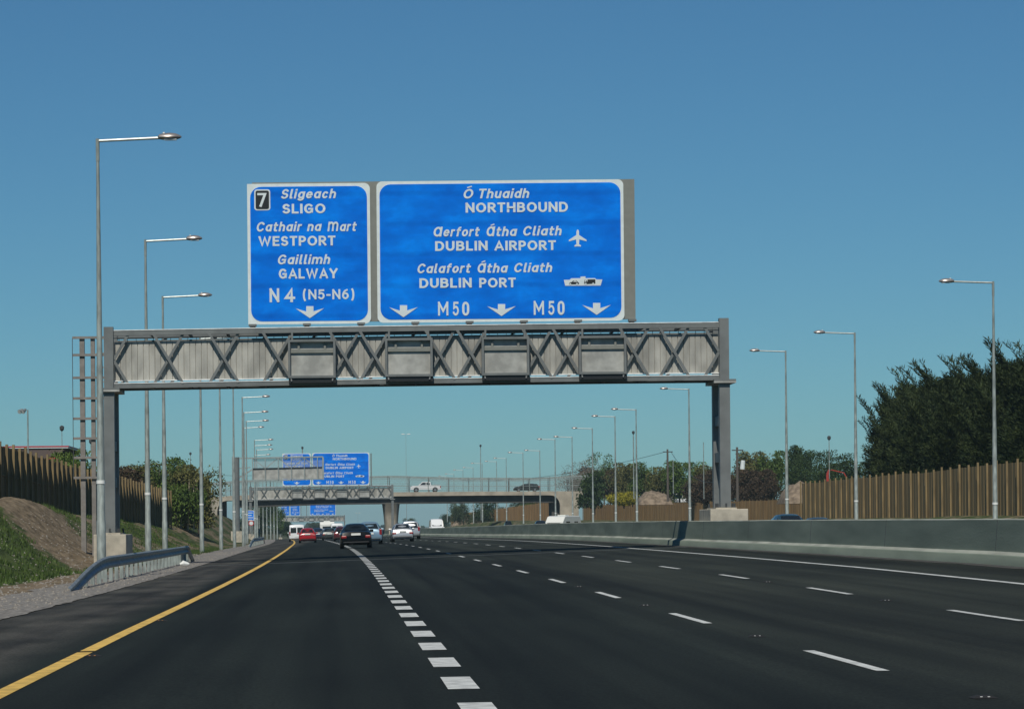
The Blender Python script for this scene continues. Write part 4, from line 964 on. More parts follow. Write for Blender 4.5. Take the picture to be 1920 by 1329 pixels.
def vehicle(name, label, cat, L, Wd, prof, col, hs=1.0, glass=None, rearwin=None, wheels=(.19, .80), wr=.31, lights='bar', plate_z=.75, plate_col=None, roof=None, sides=True, rot=0, loc=(0, 0, 0), brake=False, group=None):
    t = thing(name, label, cat, loc, rot, group)
    st = []
    for (u, zb, zs, zt, ws, wt) in prof:
        y = (u - .5) * L; W2 = Wd / 2; zs, zt = zs * hs, zt * hs
        st.append([(0, zb), (W2 * ws * .86, zb), (W2 * ws * .97, zb + .10), (W2 * ws, (zb + zs) * .55), (W2 * ws * .985, zs - .05), (W2 * ws * .95, zs), (W2 * wt + .03, zt - .07 * min(1, (zt - zs) * 4)), (W2 * wt * .9, zt - .012), (W2 * wt * .5, zt + .018), (0, zt + .025)])
    vs = []; fs = []; n_ = len(st[0]) * 2 - 2
    for (u, *_), half in zip(prof, st):
        y = (u - .5) * L; ring = [(x, y, z) for x, z in half] + [(-x, y, z) for x, z in reversed(half[1:-1])]; vs += ring
    for i in range(len(st) - 1):
        for k in range(n_): fs.append((i * n_ + k, i * n_ + (k + 1) % n_, (i + 1) * n_ + (k + 1) % n_, (i + 1) * n_ + k))
    fs += [tuple(range(n_)), tuple((len(st) - 1) * n_ + k for k in reversed(range(n_)))]
    body = MB().add(vs, fs).build('body', col, t, smooth=True)
    Y = [(p[0] - .5) * L for p in prof]
    gm = glass or M['glass']
    def pane(pname, quad, offv):
        o = Vector(offv) * .012; q = [Vector(p) + o for p in quad]; b = MB().add(q + [p - o * 1.5 for p in q], [(0, 1, 2, 3), (7, 6, 5, 4), (0, 4, 5, 1), (1, 5, 6, 2), (2, 6, 7, 3), (3, 7, 4, 0)]); return b.build(pname, gm, t)
    # indices of rear window base, roof rear, roof front, screen base
    rw = rearwin or {'s': (4, 6, 8, 10), 'h': (2, 4, 7, 9), 'u': (1, 3, 6, 8), 'v': (1, 2, 4, 6)}[{id(SEDAN): 's', id(HATCH): 'h', id(SUV): 'u', id(VAN): 'v'}[id(prof)]]
    i0, i1, i2, i3 = rw
    def topc(i, f): x, z = st[i][7]; return Vector((x * f, Y[i], z))
    a, b_ = topc(i0, 1.0), topc(i1, .96)
    if prof is not VAN:
        lo, hi = a.lerp(b_, .06), a.lerp(b_, .88); d = (b_ - a).normalized(); nrm = Vector((0, -d.z, abs(d.y))).normalized()
        mid = (lo + hi) / 2
        pane('rear_window', [(-lo.x, lo.y, lo.z + .02), (lo.x, lo.y, lo.z + .02), (hi.x, hi.y, hi.z + .02), (-hi.x, hi.y, hi.z + .02)], nrm * 2.2)
    else:
        for sx in (-1, 1):
            z0, z1 = 1.15 * hs, 1.85 * hs; xw = Wd / 2 * .78
            pane('rear_window', [(sx * .06, Y[0] - .0, z0), (sx * xw, Y[0], z0), (sx * xw * .95, Y[0], z1), (sx * .06, Y[0], z1)], (0, -1.2, 0))
    a, b_ = topc(i3, .95), topc(i2, .95); d = (b_ - a).normalized(); nrm = Vector((0, d.z, abs(d.y))).normalized(); lo, hi = a.lerp(b_, .05), a.lerp(b_, .9)
    pane('windscreen', [(-lo.x, lo.y, lo.z + .02), (lo.x, lo.y, lo.z + .02), (hi.x, hi.y, hi.z + .02), (-hi.x, hi.y, hi.z + .02)], nrm * 2.2)
    if sides:
        for sx in (-1, 1):
            def sp(i, f, fy=0):
                (xa, za), (xb, zb) = st[i][5], st[i][6]; j = min(i + 1, len(st) - 1)
                return Vector((sx * (xa + (xb - xa) * f), Y[i] + fy, za + (zb - za) * f))
            ym = (Y[i1] + Y[i2]) / 2; jm = min(range(len(st)), key=lambda k: abs(Y[k] - ym))
            n_out = (sx * 2.2, 0, .5)
            pane('side_window', [sp(i1, .08, -.25), sp(jm, .08, -.04), sp(jm, .9, -.04), sp(i1, .85, .0)], n_out)
            pane('side_window', [sp(jm, .08, .04), sp(i2, .08, .42), sp(i2, .86, .0), sp(jm, .9, .04)], n_out)
    for sx in (-1, 1):
        for u in wheels:
            yy = (u - .5) * L; x = sx * (Wd / 2 - .10)
            wt = MB().tube([(x - sx * .12, yy, wr), (x - sx * .11, yy, wr), (x + sx * .085, yy, wr), (x + sx * .105, yy, wr)], [wr * .9, wr, wr, wr * .88], 20).build('wheel', M['tyre'], t, smooth=True)
            MB().tube([(x + sx * .09, yy, wr), (x + sx * .112, yy, wr)], [wr * .62, wr * .55], 14).build('rim', M['rim'], wt)
        zt_ = st[2][5][1]
        # tail lamps wrap the rear corner
        x1_ = Wd / 2 * .93
        tl = MB()
        if lights == 'bar': tl.box(*sorted((sx * (x1_ - .30), sx * x1_)), Y[0] - .005, Y[0] + .22, zt_ - .20, zt_ - .04)
        elif lights == 'tall': tl.box(*sorted((sx * (x1_ - .17), sx * (x1_ + .01))), Y[0] + .0, Y[0] + .25, zt_ - .28, zt_ + .14)
        else: tl.box(*sorted((sx * (x1_ - .13), sx * x1_)), Y[0] - .03, Y[0] + .15, .7, 1.15)
        o = tl.build('tail_lamp', M['tail'], t); mo = o.modifiers.new('b', 'BEVEL'); mo.width = .04; mo.segments = 2
        MB().box(*sorted((sx * Wd / 2 * .48, sx * Wd / 2 * .84)), L / 2 - .14, L / 2 - .02, .56 * hs, .70 * hs).build('head_lamp', M['headlamp'], t)
        mi = st[i3][5]; xm = sx * (mi[0] + .10)
        o = MB().box(xm - .11, xm + .11, Y[i3] - .42, Y[i3] - .30, mi[1] + .02, mi[1] + .17).build('wing_mirror', col, t); mo = o.modifiers.new('b', 'BEVEL'); mo.width = .04; mo.segments = 2
    MB().box(-.26, .26, Y[0] - .035, Y[0] - .02 + .03, plate_z - .06, plate_z + .06).build('number_plate', plate_col or M['plate'], t)
    MB().box(-Wd / 2 * .80, Wd / 2 * .80, Y[0] - .03, Y[0] + .1, .34, .40).build('bumper_strip', M['plastic'], t)
    if brake: MB().box(-.09, .09, Y[i0] + .3, Y[i0] + .33, st[i0][7][1] + .06, st[i0][7][1] + .09).build('brake_lamp', M['tail'], t)
    return t
def put(t, px, Y, s=None):
    if s is None:
        x = at(px, 1010, Y).x; s = x - off(Y)
    t.location = (s + off(Y), Y, rz(s, Y) if -6 < s < 13.5 else gz(s, Y) + .0)
    slope = math.atan2(off(Y + 5) - off(Y - 5), 10); t.rotation_euler = (0, math.atan(-cross(Y)) if s < 14 else 0, t.rotation_euler.z - slope)
    return t
bk, rd, sv = mat('black_paint', (.004, .005, .006), .12, spec=.22), paint('red_paint', (.33, .010, .012)), paint('silver_paint', (.42, .44, .45), .3, .4)
bl, wh, nv, gn = paint('pale_blue_silver_paint', (.20, .30, .38), .3, .3), paint('white_paint', (.72, .73, .72)), paint('navy_paint', (.015, .025, .055)), paint('dark_green_grey_paint', (.045, .055, .05), .3, .2)
g1_ = 'traffic on the northbound carriageway'
v = vehicle('car', 'black saloon with glowing red tail lamps in the second lane', 'car', 4.5, 1.76, SEDAN, bk, .97, group=g1_, brake=True, plate_z=.80); put(v, 667, 166)
v = vehicle('car', 'red hatchback in the left lane beside the white van', 'car', 4.1, 1.7, HATCH, rd, .93, group=g1_, plate_z=.84); put(v, 577, 285)
v = vehicle('car', 'pale blue silver hatchback half hidden behind the black saloon', 'car', 4.2, 1.76, HATCH, bl, 1.02, group=g1_, lights='tall'); put(v, 693, 205)
v = vehicle('car', 'silver saloon in the third lane, nearest car right of the black one', 'car', 4.55, 1.74, SEDAN, sv, .99, group=g1_, plate_z=.82); put(v, 754, 232)
v = vehicle('car', 'tall pale four wheel drive just beyond the silver saloon', 'car', 4.6, 1.85, SUV, sv, 1.0, group=g1_, lights='tall', wr=.36, plate_z=.7); put(v, 769, 282)
v = vehicle('van', 'white panel van directly left of the red hatchback', 'van', 4.9, 1.85, VAN, wh, .86, group=g1_, lights='low', plate_z=.62, wr=.33); put(v, 557, 335)
v = vehicle('car', 'dark blue car just right of the red hatchback', 'car', 4.3, 1.72, HATCH, nv, .97, group=g1_); put(v, 596, 380)
v = vehicle('car', 'dark green grey saloon behind the black saloon in the left lanes', 'car', 4.7, 1.8, SEDAN, gn, 1.0, group=g1_); put(v, 618, 350)
v = vehicle('car', 'silver car small between the dark blue and dark green cars', 'car', 4.3, 1.72, HATCH, sv, .95, group=g1_); put(v, 606, 430)
v = vehicle('van', 'small rounded white van above the dark green saloon', 'van', 4.8, 1.85, VAN, wh, .95, group=g1_, lights='low', plate_z=.62); put(v, 632, 420)
v = vehicle('car', 'dark red car mostly hidden left of the black saloon', 'car', 4.3, 1.72, HATCH, paint('maroon_paint', (.08, .012, .015)), .97, group=g1_); put(v, 641, 300)
def caravan(px, Y, s, rot, label, Wd=2.25, L=5.6, H=2.55):
    t = thing('caravan', label, 'caravan', (0, 0, 0), rot); m = paint('caravan_cream', (.70, .70, .64), .4)
    pr_ = [(-L / 2 + .1, .45), (L / 2 - .25, .45), (L / 2, 1.0), (L / 2 - .15, 1.8), (L / 2 - .75, H - .08), (L / 2 - 1.3, H), (-L / 2 + .5, H), (-L / 2 + .08, H - .35), (-L / 2, 1.2)]
    vs = [(x, y, z) for x in (-Wd / 2, Wd / 2) for y, z in pr_]; n_ = len(pr_)
    o = MB().add(vs, [tuple(range(n_)), tuple(reversed(range(n_, 2 * n_)))] + [(i, n_ + i, n_ + (i + 1) % n_, (i + 1) % n_) for i in range(n_)]).build('body', m, t); mo = o.modifiers.new('b', 'BEVEL'); mo.width = .08; mo.segments = 3
    for sx in (-1, 1):
        MB().box(*sorted((sx * (Wd / 2 - .02), sx * (Wd / 2 + .015))), -1.8, -.7, 1.3, 1.85).build('side_window', M['glass'], t)
        MB().box(*sorted((sx * (Wd / 2 - .02), sx * (Wd / 2 + .015))), .6, 1.7, 1.3, 1.85).build('side_window', M['glass'], t)
        MB().tube([(sx * (Wd / 2 - .2), -.2, .3), (sx * (Wd / 2 + .01), -.2, .3)], .3, 16).build('wheel', M['tyre'], t)
        MB().box(*sorted((sx * (Wd / 2 - .3), sx * (Wd / 2 - .1))), -L / 2 - .0, -L / 2 + .12, .62, .8).build('tail_lamp', M['tail'], t)
    MB().box(-.75, .75, -L / 2 - .03, -L / 2 + .1, 1.3, 1.85).build('rear_window', M['glass'], t)
    MB().box(-.8, .8, L / 2 - .12, L / 2 + .03, 1.25, 1.7).build('front_window', M['glass'], t)
    MB().box(-.5, .5, -.5, .5, H + .002, H + .12).build('roof_vent', m, t)
    MB().bar((0, L / 2 - .2, .42), (0, L / 2 + 1.1, .42), .1, .1).build('tow_bar', M['galv'], t)
    put(t, px, Y, s); return t
caravan(614, 455, None, 0, 'white caravan towed ahead of the silver car in the left lanes')
opp = 'traffic on the far carriageway'
def oc(prof, col, px, Y, label, **k):
    v = vehicle('car', label, 'car', k.pop('L', 4.4), k.pop('Wd', 1.76), prof, col, rot=math.pi, group=opp, **k); x = at(px, 985, Y).x; return put(v, px, Y, x - off(Y))
oc(HATCH, paint('steel_blue_paint', (.03, .07, .09), .25, .2), 1479, 152, 'blue car roof showing above the median wall right of the gantry leg', hs=.97)
oc(HATCH, paint('grey_blue_paint', (.05, .075, .085), .25, .2), 1536, 168, 'second car roof just peeping over the wall farther right', hs=.93)
oc(SEDAN, nv, 1046, 330, 'dark blue car in front of the white caravan on the far side', hs=1.06)
caravan(1056, 345, at(1056, 985, 345).x - off(345), math.pi - .5, 'cream caravan beyond the median wall by the right abutment', H=2.5)
oc(SEDAN, bk, 1014, 400, 'dark saloon left of the far side caravan', hs=1.05)
oc(SEDAN, gn, 938, 430, 'dark car farthest left of three on the far carriageway', hs=1.1)
oc(HATCH, bk, 953, 445, 'small black car just right of another dark car on the far side', hs=1.25, Wd=1.2, L=3.0)
oc(SEDAN, nv, 865, 520, 'tiny dark car roof over the wall under the bridge', hs=1.1)
v = vehicle('van', 'white high roofed van facing us on the far carriageway under the bridge', 'van', 5.4, 2.0, VAN, wh, 1.12, rot=math.pi, group=opp, wr=.34); put(v, 818, 440, at(818, 985, 440).x - off(440))
# the bridge traffic, nose to the left
def deck_car(v, px, Y, basey): p = at(px, basey, Y); v.location = p; v.rotation_euler = (0, R(.35), R(90)); return v
deck_car(vehicle('car', 'dark estate car crossing the overbridge', 'car', 4.6, 1.78, HATCH, bk, .93, lights='tall'), 987, 511, 921.5)
def pickup():
    t = thing('pickup_truck', 'white double cab pickup crossing the overbridge', 'pickup', (0, 0, 0)); L = 5.3; W2 = .92
    side = [(-2.6, .45), (-2.62, 1.18), (-.95, 1.2), (-.92, 1.22), (-.80, 1.78), (.55, 1.80), (1.25, 1.22), (2.3, 1.08), (2.62, .9), (2.66, .45)]
    n_ = len(side); vs = [(x * (1 if z < 1.3 else .84), y, z) for x in (-W2, W2) for y, z in side]
    o = MB().add(vs, [tuple(range(n_)), tuple(reversed(range(n_, 2 * n_)))] + [(i, n_ + i, n_ + (i + 1) % n_, (i + 1) % n_) for i in range(n_)]).build('body', wh, t); mo = o.modifiers.new('b', 'BEVEL'); mo.width = .06; mo.segments = 2
    for sx in (-1, 1):
        f = lambda y, z: (sx * (W2 * (1 - .16 * (z - 1.2) / .6) + .022), y, z)
        for q in (((-.78, 1.25), (-.12, 1.25), (-.12, 1.7), (-.66, 1.7)), ((-.02, 1.25), (1.02, 1.25), (.5, 1.7), (-.02, 1.7))):
            b = MB().add([f(*p) for p in q] + [(sx * .5, p[0], p[1]) for p in q], [(0, 1, 2, 3), (0, 4, 5, 1), (1, 5, 6, 2), (2, 6, 7, 3), (3, 7, 4, 0)]); b.build('side_window', M['glass'], t)
        for y in (-1.65, 1.65):
            w_ = MB().tube([(sx * (W2 - .2), y, .38), (sx * (W2 + .04), y, .38)], .38, 18).build('wheel', M['tyre'], t); MB().tube([(sx * (W2 + .03), y, .38), (sx * (W2 + .06), y, .38)], .22, 12).build('rim', M['rim'], w_)
            MB().tube([(sx * (W2 - .1), y, .42), (sx * (W2 + .015), y, .42)], .46, 18).build('wheel_arch', M['plastic'], t)
        MB().box(*sorted((sx * (W2 - .12), sx * (W2 + .01))), -2.66, -2.5, .75, 1.1).build('tail_lamp', M['tail'], t)
        MB().box(*sorted((sx * .5, sx * .88)), 2.4, 2.67, .72, .92).build('head_lamp', M['headlamp'], t)
    MB().box(-.8, .8, -2.4, -1.02, 1.17, 1.23).build('load_bed', M['plastic'], t)
    MB().bar((-.8, -1.1, 1.2), (-.8, -1.1, 1.75), .07, .07).bar((.8, -1.1, 1.2), (.8, -1.1, 1.75), .07, .07).bar((-.8, -1.1, 1.75), (.8, -1.1, 1.75), .07, .07).build('sports_bar', M['chrome'], t)
    return t
deck_car(pickup(), 798, 512, 922.5)
# the spots of light seen past the bush: a white van parked behind the fence
for (px, py, Y, lab, k) in ((1148, 916, 575, 'white van glimpsed through the trees right of the bridge', .6), (1277, 935, 480, 'white van roof just showing over the low fence by the telegraph pole', .5)):
    v = vehicle('van', lab, 'van', 4.6, 1.8, VAN, wh, .8, rot=R(70)); p = at(px, py, Y); v.location = (p.x, Y, p.z - .9)

# ------------------------------------------------------------------ road studs
def stud(px, py, lab, s0, m):
    p = at(px, py, 50); v = (VY - py) * math.cos(ROLL) - (px - VX) * math.sin(ROLL); Y = 40.
    for _ in range(50): Y = .5 * Y + .5 * (EYE - rz(s0, Y)) * F / -v
    t = thing('road_stud', lab, 'road stud', (s0 + off(Y), Y, rz(s0, Y)), group='reflecting road studs')
    MB().add([(-.09, -.09, .004), (.09, -.09, .004), (.09, .08, .004), (-.09, .08, .004), (-.05, -.03, .022), (.05, -.03, .022), (.05, .03, .022), (-.05, .03, .022)], [(4, 5, 6, 7), (0, 1, 5, 4), (1, 2, 6, 5), (2, 3, 7, 6), (3, 0, 4, 7)]).build('casing', M['tyre'], t)
    MB().box(-.035, -.018, -.062, -.045, .009, .016).box(.018, .035, -.062, -.045, .009, .016).build('reflector', m, t)
amb = mat('amber_reflector', (.7, .3, .05), .3)
stud(1433, 1193, 'road stud on the first dashed line, second from the bottom edge', 4.52, M['plate']); stud(1222, 1135, 'road stud on the first dashed line, third from the bottom edge', 4.52, M['plate'])
stud(1862, 1308, 'nearest road stud, at the bottom right of the picture', 4.52, M['plate']); stud(1100, 1100, 'small far road stud between short dashes', 4.52, M['plate'])
stud(1670, 1126, 'road stud nearest on the second dashed line', 8.05, M['plate']); stud(1465, 1091, 'second nearest road stud on the second dashed line', 8.05, M['plate'])
stud(191, 1230, 'amber road stud nearest beside the yellow line', -2.58, amb); stud(305, 1164, 'amber road stud farther along the yellow line', -2.58, amb)

# ------------------------------------------------------------------ trees
def leaf_mat(name, c1, c2, scale=.5, trans=.25):
    m = mat(name, c1, .7, col2=c2, scale=scale, fac=(.35, .65), detail=3, spec=.2)
    b = m.node_tree.nodes['Principled BSDF']; return m
def leaf_cloud(cs, size, flat=.0, asp=1.6, droop=None):
    """leaf sized quads round the points cs"""
    n_ = len(cs); d = rng.normal(size=(n_, 3)); d /= np.linalg.norm(d, axis=1)[:, None]
    e = np.cross(d, rng.normal(size=(n_, 3))); e /= np.linalg.norm(e, axis=1)[:, None]
    sz = size * rng.uniform(.6, 1.4, n_)[:, None]; a = d * sz * asp / 2; b = e * sz / 2
    v = np.stack([cs - a, cs - b, cs + a, cs + b], 1).reshape(-1, 3); f = np.arange(4 * n_).reshape(-1, 4); return v, f
def crown_points(n_, rx, rz_, lobes, cz, bottom=.0):
    pts = []
    L_ = [(rng.normal(size=3) * [rx * .42, rx * .42, rz_ * .38] + [0, 0, cz], rng.uniform(.28, .5)) for _ in range(lobes)]
    for c, k in L_:
        m_ = n_ // lobes; d = rng.normal(size=(m_, 3)); d /= np.linalg.norm(d, axis=1)[:, None]; r_ = rng.uniform(.25, 1, m_) ** .45
        pts.append(c + d * r_[:, None] * [rx * k, rx * k, rz_ * k])
    p = np.concatenate(pts); p = p + rng.normal(size=p.shape) * np.where(rng.random(len(p)) < .3, .45, .14)[:, None]; return p[p[:, 2] > bottom], L_
def broadleaf(name, label, cat, H, Rr, m, n_=5200, lobes=16, leaf=.30, trunk=.18, group='trees beyond the fences', low=.12, bark=None):
    t = thing(name, label, cat, (0, 0, 0), 0, group); bark = bark or M['bark']
    cz = H * (.5 + low * .6); p, L_ = crown_points(n_, Rr, H * (.5 - low * .5) * 1.15, lobes, cz, H * low * .6); p[:, 2] = np.where(p[:, 2] > H * .92, H * .92 + (p[:, 2] - H * .92) * .45, p[:, 2])
    v, f = leaf_cloud(p, leaf); rawmesh('crown', v, f, m, t)
    b = MB(); b.tube([(0, 0, -.8), (.1, 0, H * .3), (-.05, .1, H * .62), (.05, 0, H * .8)], [trunk, trunk * .75, trunk * .45, trunk * .15], 7)
    for c, k in L_[:9]: b.tube([(0, 0, H * .28), (c[0] * .5, c[1] * .5, (H * .35 + c[2]) / 2), tuple(c)], [trunk * .45, trunk * .3, trunk * .08], 5)
    b.build('trunk', bark, t, fix=False); return t
M['bark'] = mat('bark', (.10, .08, .06), .95, vary=.3); M['birch'] = mat('birch_bark', (.42, .36, .26), .9, vary=.4, scale=6)
LM = dict(green=leaf_mat('fresh_leaves', (.038, .068, .012), (.10, .15, .028)), olive=leaf_mat('olive_leaves', (.058, .062, .018), (.13, .125, .038)), dark=leaf_mat('dark_leaves', (.016, .034, .010), (.045, .075, .02)),
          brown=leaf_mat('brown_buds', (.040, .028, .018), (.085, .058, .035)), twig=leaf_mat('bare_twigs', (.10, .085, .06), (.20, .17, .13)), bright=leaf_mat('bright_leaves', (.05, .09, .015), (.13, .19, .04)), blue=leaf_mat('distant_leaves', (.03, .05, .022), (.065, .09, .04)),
          gorse=leaf_mat('gorse_flowers', (.10, .11, .015), (.42, .36, .025), 2.0), con=leaf_mat('cypress_sprays', (.009, .021, .007), (.045, .062, .018), .55))
protos = {}
def tree_at(kind, mk, px, Y, basepy, toppy, label, cat='tree', name='tree', spread=None, group='trees beyond the fences'):
    """kind: crown shape prototype; scaled to reach toppy"""
    key = (kind, mk); p = at(px, basepy, Y); top = at(px, toppy, Y).z; z0 = p.z; h = top - z0
    if key not in protos:
        H, Rr, lo, nn, lf = {'round': (8, 3.4, .02, 8500, .20), 'tall': (10, 2.6, .08, 7000, .20), 'bush': (4, 2.8, 0, 4600, .20), 'thin': (9, 2.8, .2, 2300, .18), 'twiggy': (9, 3.0, .2, 2600, .12)}[kind]
        t = broadleaf(name, label, cat, H, Rr, LM[mk], n_=nn, leaf=lf, low=lo, group=group); protos[key] = (t, H, Rr); first = True
    else: first = False
    t, H, Rr = protos[key]; k = h / H; kw = (spread / (2 * Rr) if spread else k)
    if first: t.location = (p.x, Y, z0); t.rotation_euler = (0, 0, rng.uniform(0, 6)); t.scale = (kw, kw, k); return t
    o = dup(t, (p.x, Y, z0), rng.uniform(0, 6), label, group, (kw, kw, k)); o['category'] = cat; o.name = name; return o
T = [
 ('bush', 'dark', 1114, 500, 952, 886, 'dark green rounded bush against the right end of the bridge', 6.0),
 ('twiggy', 'twig', 1070, 560, 950, 868, 'bare grey twiggy tree over the right bridge end', 6), ('twiggy', 'twig', 1096, 575, 950, 862, 'second bare grey tree right of the bridge end', 6.5),
 ('twiggy', 'twig', 1118, 585, 950, 856, 'third bare grey tree behind the dark green bush', 7), ('round', 'brown', 1095, 590, 950, 880, 'brown undergrowth under the bare trees by the bridge', 7), ('thin', 'green', 1133, 560, 950, 848, 'tallest thin leafy tree among the bare ones by the bridge', 4.5), ('round', 'olive', 1160, 560, 950, 864, 'olive tree left of the thin dark mast', 6), ('round', 'brown', 1145, 540, 950, 884, 'low brown tree under the thin leafy one', 6),
 ('round', 'olive', 1188, 520, 950, 866, 'olive tree behind the yellow gorse', 7), ('round', 'green', 1212, 500, 950, 872, 'green tree right of the thin dark mast', 6), ('round', 'olive', 1234, 480, 950, 872, 'olive tree just left of the telegraph pole', 5.5),
 ('tall', 'bright', 1275, 470, 950, 862, 'bright green tree just right of the telegraph pole', 5), ('round', 'olive', 1256, 500, 950, 876, 'olive tree behind the telegraph pole', 6), ('round', 'green', 1300, 460, 950, 872, 'green tree left of the pole nearest the gantry leg', 5),
 ('round', 'olive', 1322, 450, 950, 868, 'olive green tree just left of the gantry right leg', 5), ('round', 'brown', 1318, 425, 952, 892, 'dark brown thicket left of the gantry leg', 5.2), ('round', 'brown', 1342, 415, 952, 884, 'dark brown thicket behind the gantry leg', 5),
 ('round', 'brown', 1385, 400, 955, 882, 'dark red brown thicket right of the gantry leg', 4.5), ('round', 'brown', 1412, 398, 955, 886, 'middle dark red brown thicket right of the gantry leg', 4.5), ('round', 'brown', 1438, 396, 955, 884, 'rightmost dark red brown thicket', 4.2),
 ('tall', 'olive', 1402, 440, 955, 842, 'tall olive tree over the brown thickets, left one', 5.5), ('round', 'olive', 1425, 430, 955, 842, 'broad olive tree over the brown thickets', 5.5), ('tall', 'green', 1452, 425, 955, 848, 'green tree left of the third right lighting column', 4.5),
 ('tall', 'dark', 1496, 400, 955, 834, 'pointed dark green tree right of the third lighting column', 3.6), ('thin', 'dark', 1520, 395, 955, 846, 'loose dark green tree behind the fence corner', 4), ('round', 'dark', 1510, 385, 955, 874, 'dark low tree above the earth heap', 4.5),
 ('thin', 'dark', 1550, 380, 955, 846, 'loose dark tree around the thin pale mast', 4), ('round', 'dark', 1545, 370, 955, 868, 'dark green bush behind the red digger arm', 5), ('thin', 'dark', 1585, 365, 955, 852, 'loose dark tree right of the red digger arm', 4), ('round', 'dark', 1590, 360, 955, 862, 'dark bush left of the conifers', 5),
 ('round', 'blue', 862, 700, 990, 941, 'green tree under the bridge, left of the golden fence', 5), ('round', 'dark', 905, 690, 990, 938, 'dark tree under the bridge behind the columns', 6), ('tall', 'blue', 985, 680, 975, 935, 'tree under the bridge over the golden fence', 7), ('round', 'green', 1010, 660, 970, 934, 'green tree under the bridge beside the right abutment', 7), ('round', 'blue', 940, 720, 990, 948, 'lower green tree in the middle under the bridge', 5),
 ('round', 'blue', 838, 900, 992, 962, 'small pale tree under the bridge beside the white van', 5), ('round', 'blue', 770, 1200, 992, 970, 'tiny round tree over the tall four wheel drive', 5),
 ('round', 'olive', 250, 262, 960, 868, 'olive tree over the left fence beside the gantry leg', 5.2), ('round', 'brown', 222, 255, 960, 880, 'brown thicket behind the left gantry leg', 4.5), ('round', 'olive', 287, 270, 960, 864, 'olive green tree between the second and third left columns', 5), ('round', 'green', 320, 280, 965, 866, 'green tree right of the third left column', 4.8), ('thin', 'green', 300, 268, 960, 858, 'loose green tree top above the left fence end', 4),
 ('round', 'olive', 352, 262, 992, 866, 'large olive bush at the end of the left fence', 4.6), ('bush', 'olive', 372, 268, 990, 885, 'right side olive bush in front of the left bridge end', 2.6), ('bush', 'green', 330, 256, 990, 905, 'low green bush at the left fence end', 3.6),
 ('bush', 'bright', 130, 215, 920, 846, 'bright green shrub beside the canopy roof', 2.6), ('bush', 'bright', 150, 230, 920, 868, 'bright green shrub behind the ladder frame', 3.0),
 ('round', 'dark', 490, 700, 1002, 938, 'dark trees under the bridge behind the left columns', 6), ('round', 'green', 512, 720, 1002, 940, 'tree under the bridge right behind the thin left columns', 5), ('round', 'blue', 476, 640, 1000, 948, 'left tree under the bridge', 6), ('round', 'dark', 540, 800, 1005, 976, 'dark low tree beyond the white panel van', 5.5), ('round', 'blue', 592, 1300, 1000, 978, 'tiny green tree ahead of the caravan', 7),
]
for a in T: tree_at(a[0], a[1], a[2], a[3], a[4], a[5], a[6], spread=a[7], cat='bush' if 'bush' in a[6] or 'thicket' in a[6] or 'shrub' in a[6] else 'tree', name='bush' if 'bush' in a[6] or 'shrub' in a[6] else 'tree')
# gorse
tree_at('bush', 'gorse', 1170, 475, 948, 923, 'bright yellow flowering gorse bush left of the earth heap', cat='bush', name='gorse_bush', spread=4.5)
tree_at('bush', 'gorse', 1186, 470, 945, 921, 'second yellow gorse bush against the lighting column', cat='bush', name='gorse_bush', spread=3)
# birch trunks at the bush
t = thing('birch_tree', 'pale thin birch trunks in front of the large olive bush', 'tree', at(347, 988, 257), group='trees beyond the fences')
for i, dx in enumerate((-.35, .25, .75, 1.2)): MB().tube([(dx, 0, -.3), (dx + .1, 0, 2.2), (dx + .35 - .2 * i, 0, 4.2)], [.055, .045, .02], 6).build('trunk', M['birch'], t)
p_, _ = crown_points(900, 1.3, 1.4, 6, 4.2); v_, f_ = leaf_cloud(p_, .16); rawmesh('crown', v_, f_, LM['olive'], t)
# heaps of earth
def heap(px0, px1, topy, basey, Y, label):
    a, b_ = at(px0, basey, Y), at(px1, basey, Y); h = at(px0, topy, Y).z - a.z; w_ = b_.x - a.x; vs = []; fs = []; n1, n2 = 26, 12
    for j in range(n2 + 1):
        for i in range(n1 + 1):
            u, v = i / n1, j / n2; e = max(0, math.sin(u * math.pi)) ** .38 * max(0, math.sin(v * math.pi)) ** .6
            vs.append((u * w_, v * 7 - 3.5, -.5 + (h + .5) * e * (1 + .22 * noise.noise(Vector((u * 6, v * 4, Y)))) + .25 * noise.noise(Vector((u * 18, v * 11, 1))) * e))
    for j in range(n2):
        for i in range(n1): fs.append((j * (n1 + 1) + i, j * (n1 + 1) + i + 1, (j + 1) * (n1 + 1) + i + 1, (j + 1) * (n1 + 1) + i))
    o = rawmesh('earth_heap', np.array(vs), np.array(fs), mat('heap_earth', (.12, .09, .06), .95, col2=(.26, .20, .14), scale=2, bump=.6, bscale=4)); o.location = a; tag(o, label, 'earth heap', kind='thing')
heap(1464, 1550, 905, 935, 290, 'pale earth heap behind the fence corner left of the second column')
heap(1195, 1258, 921, 940, 420, 'brown earth heap behind the low fence by the telegraph pole')
heap(842, 918, 972, 992, 720, 'grey brown mound under the bridge beside the golden fence')

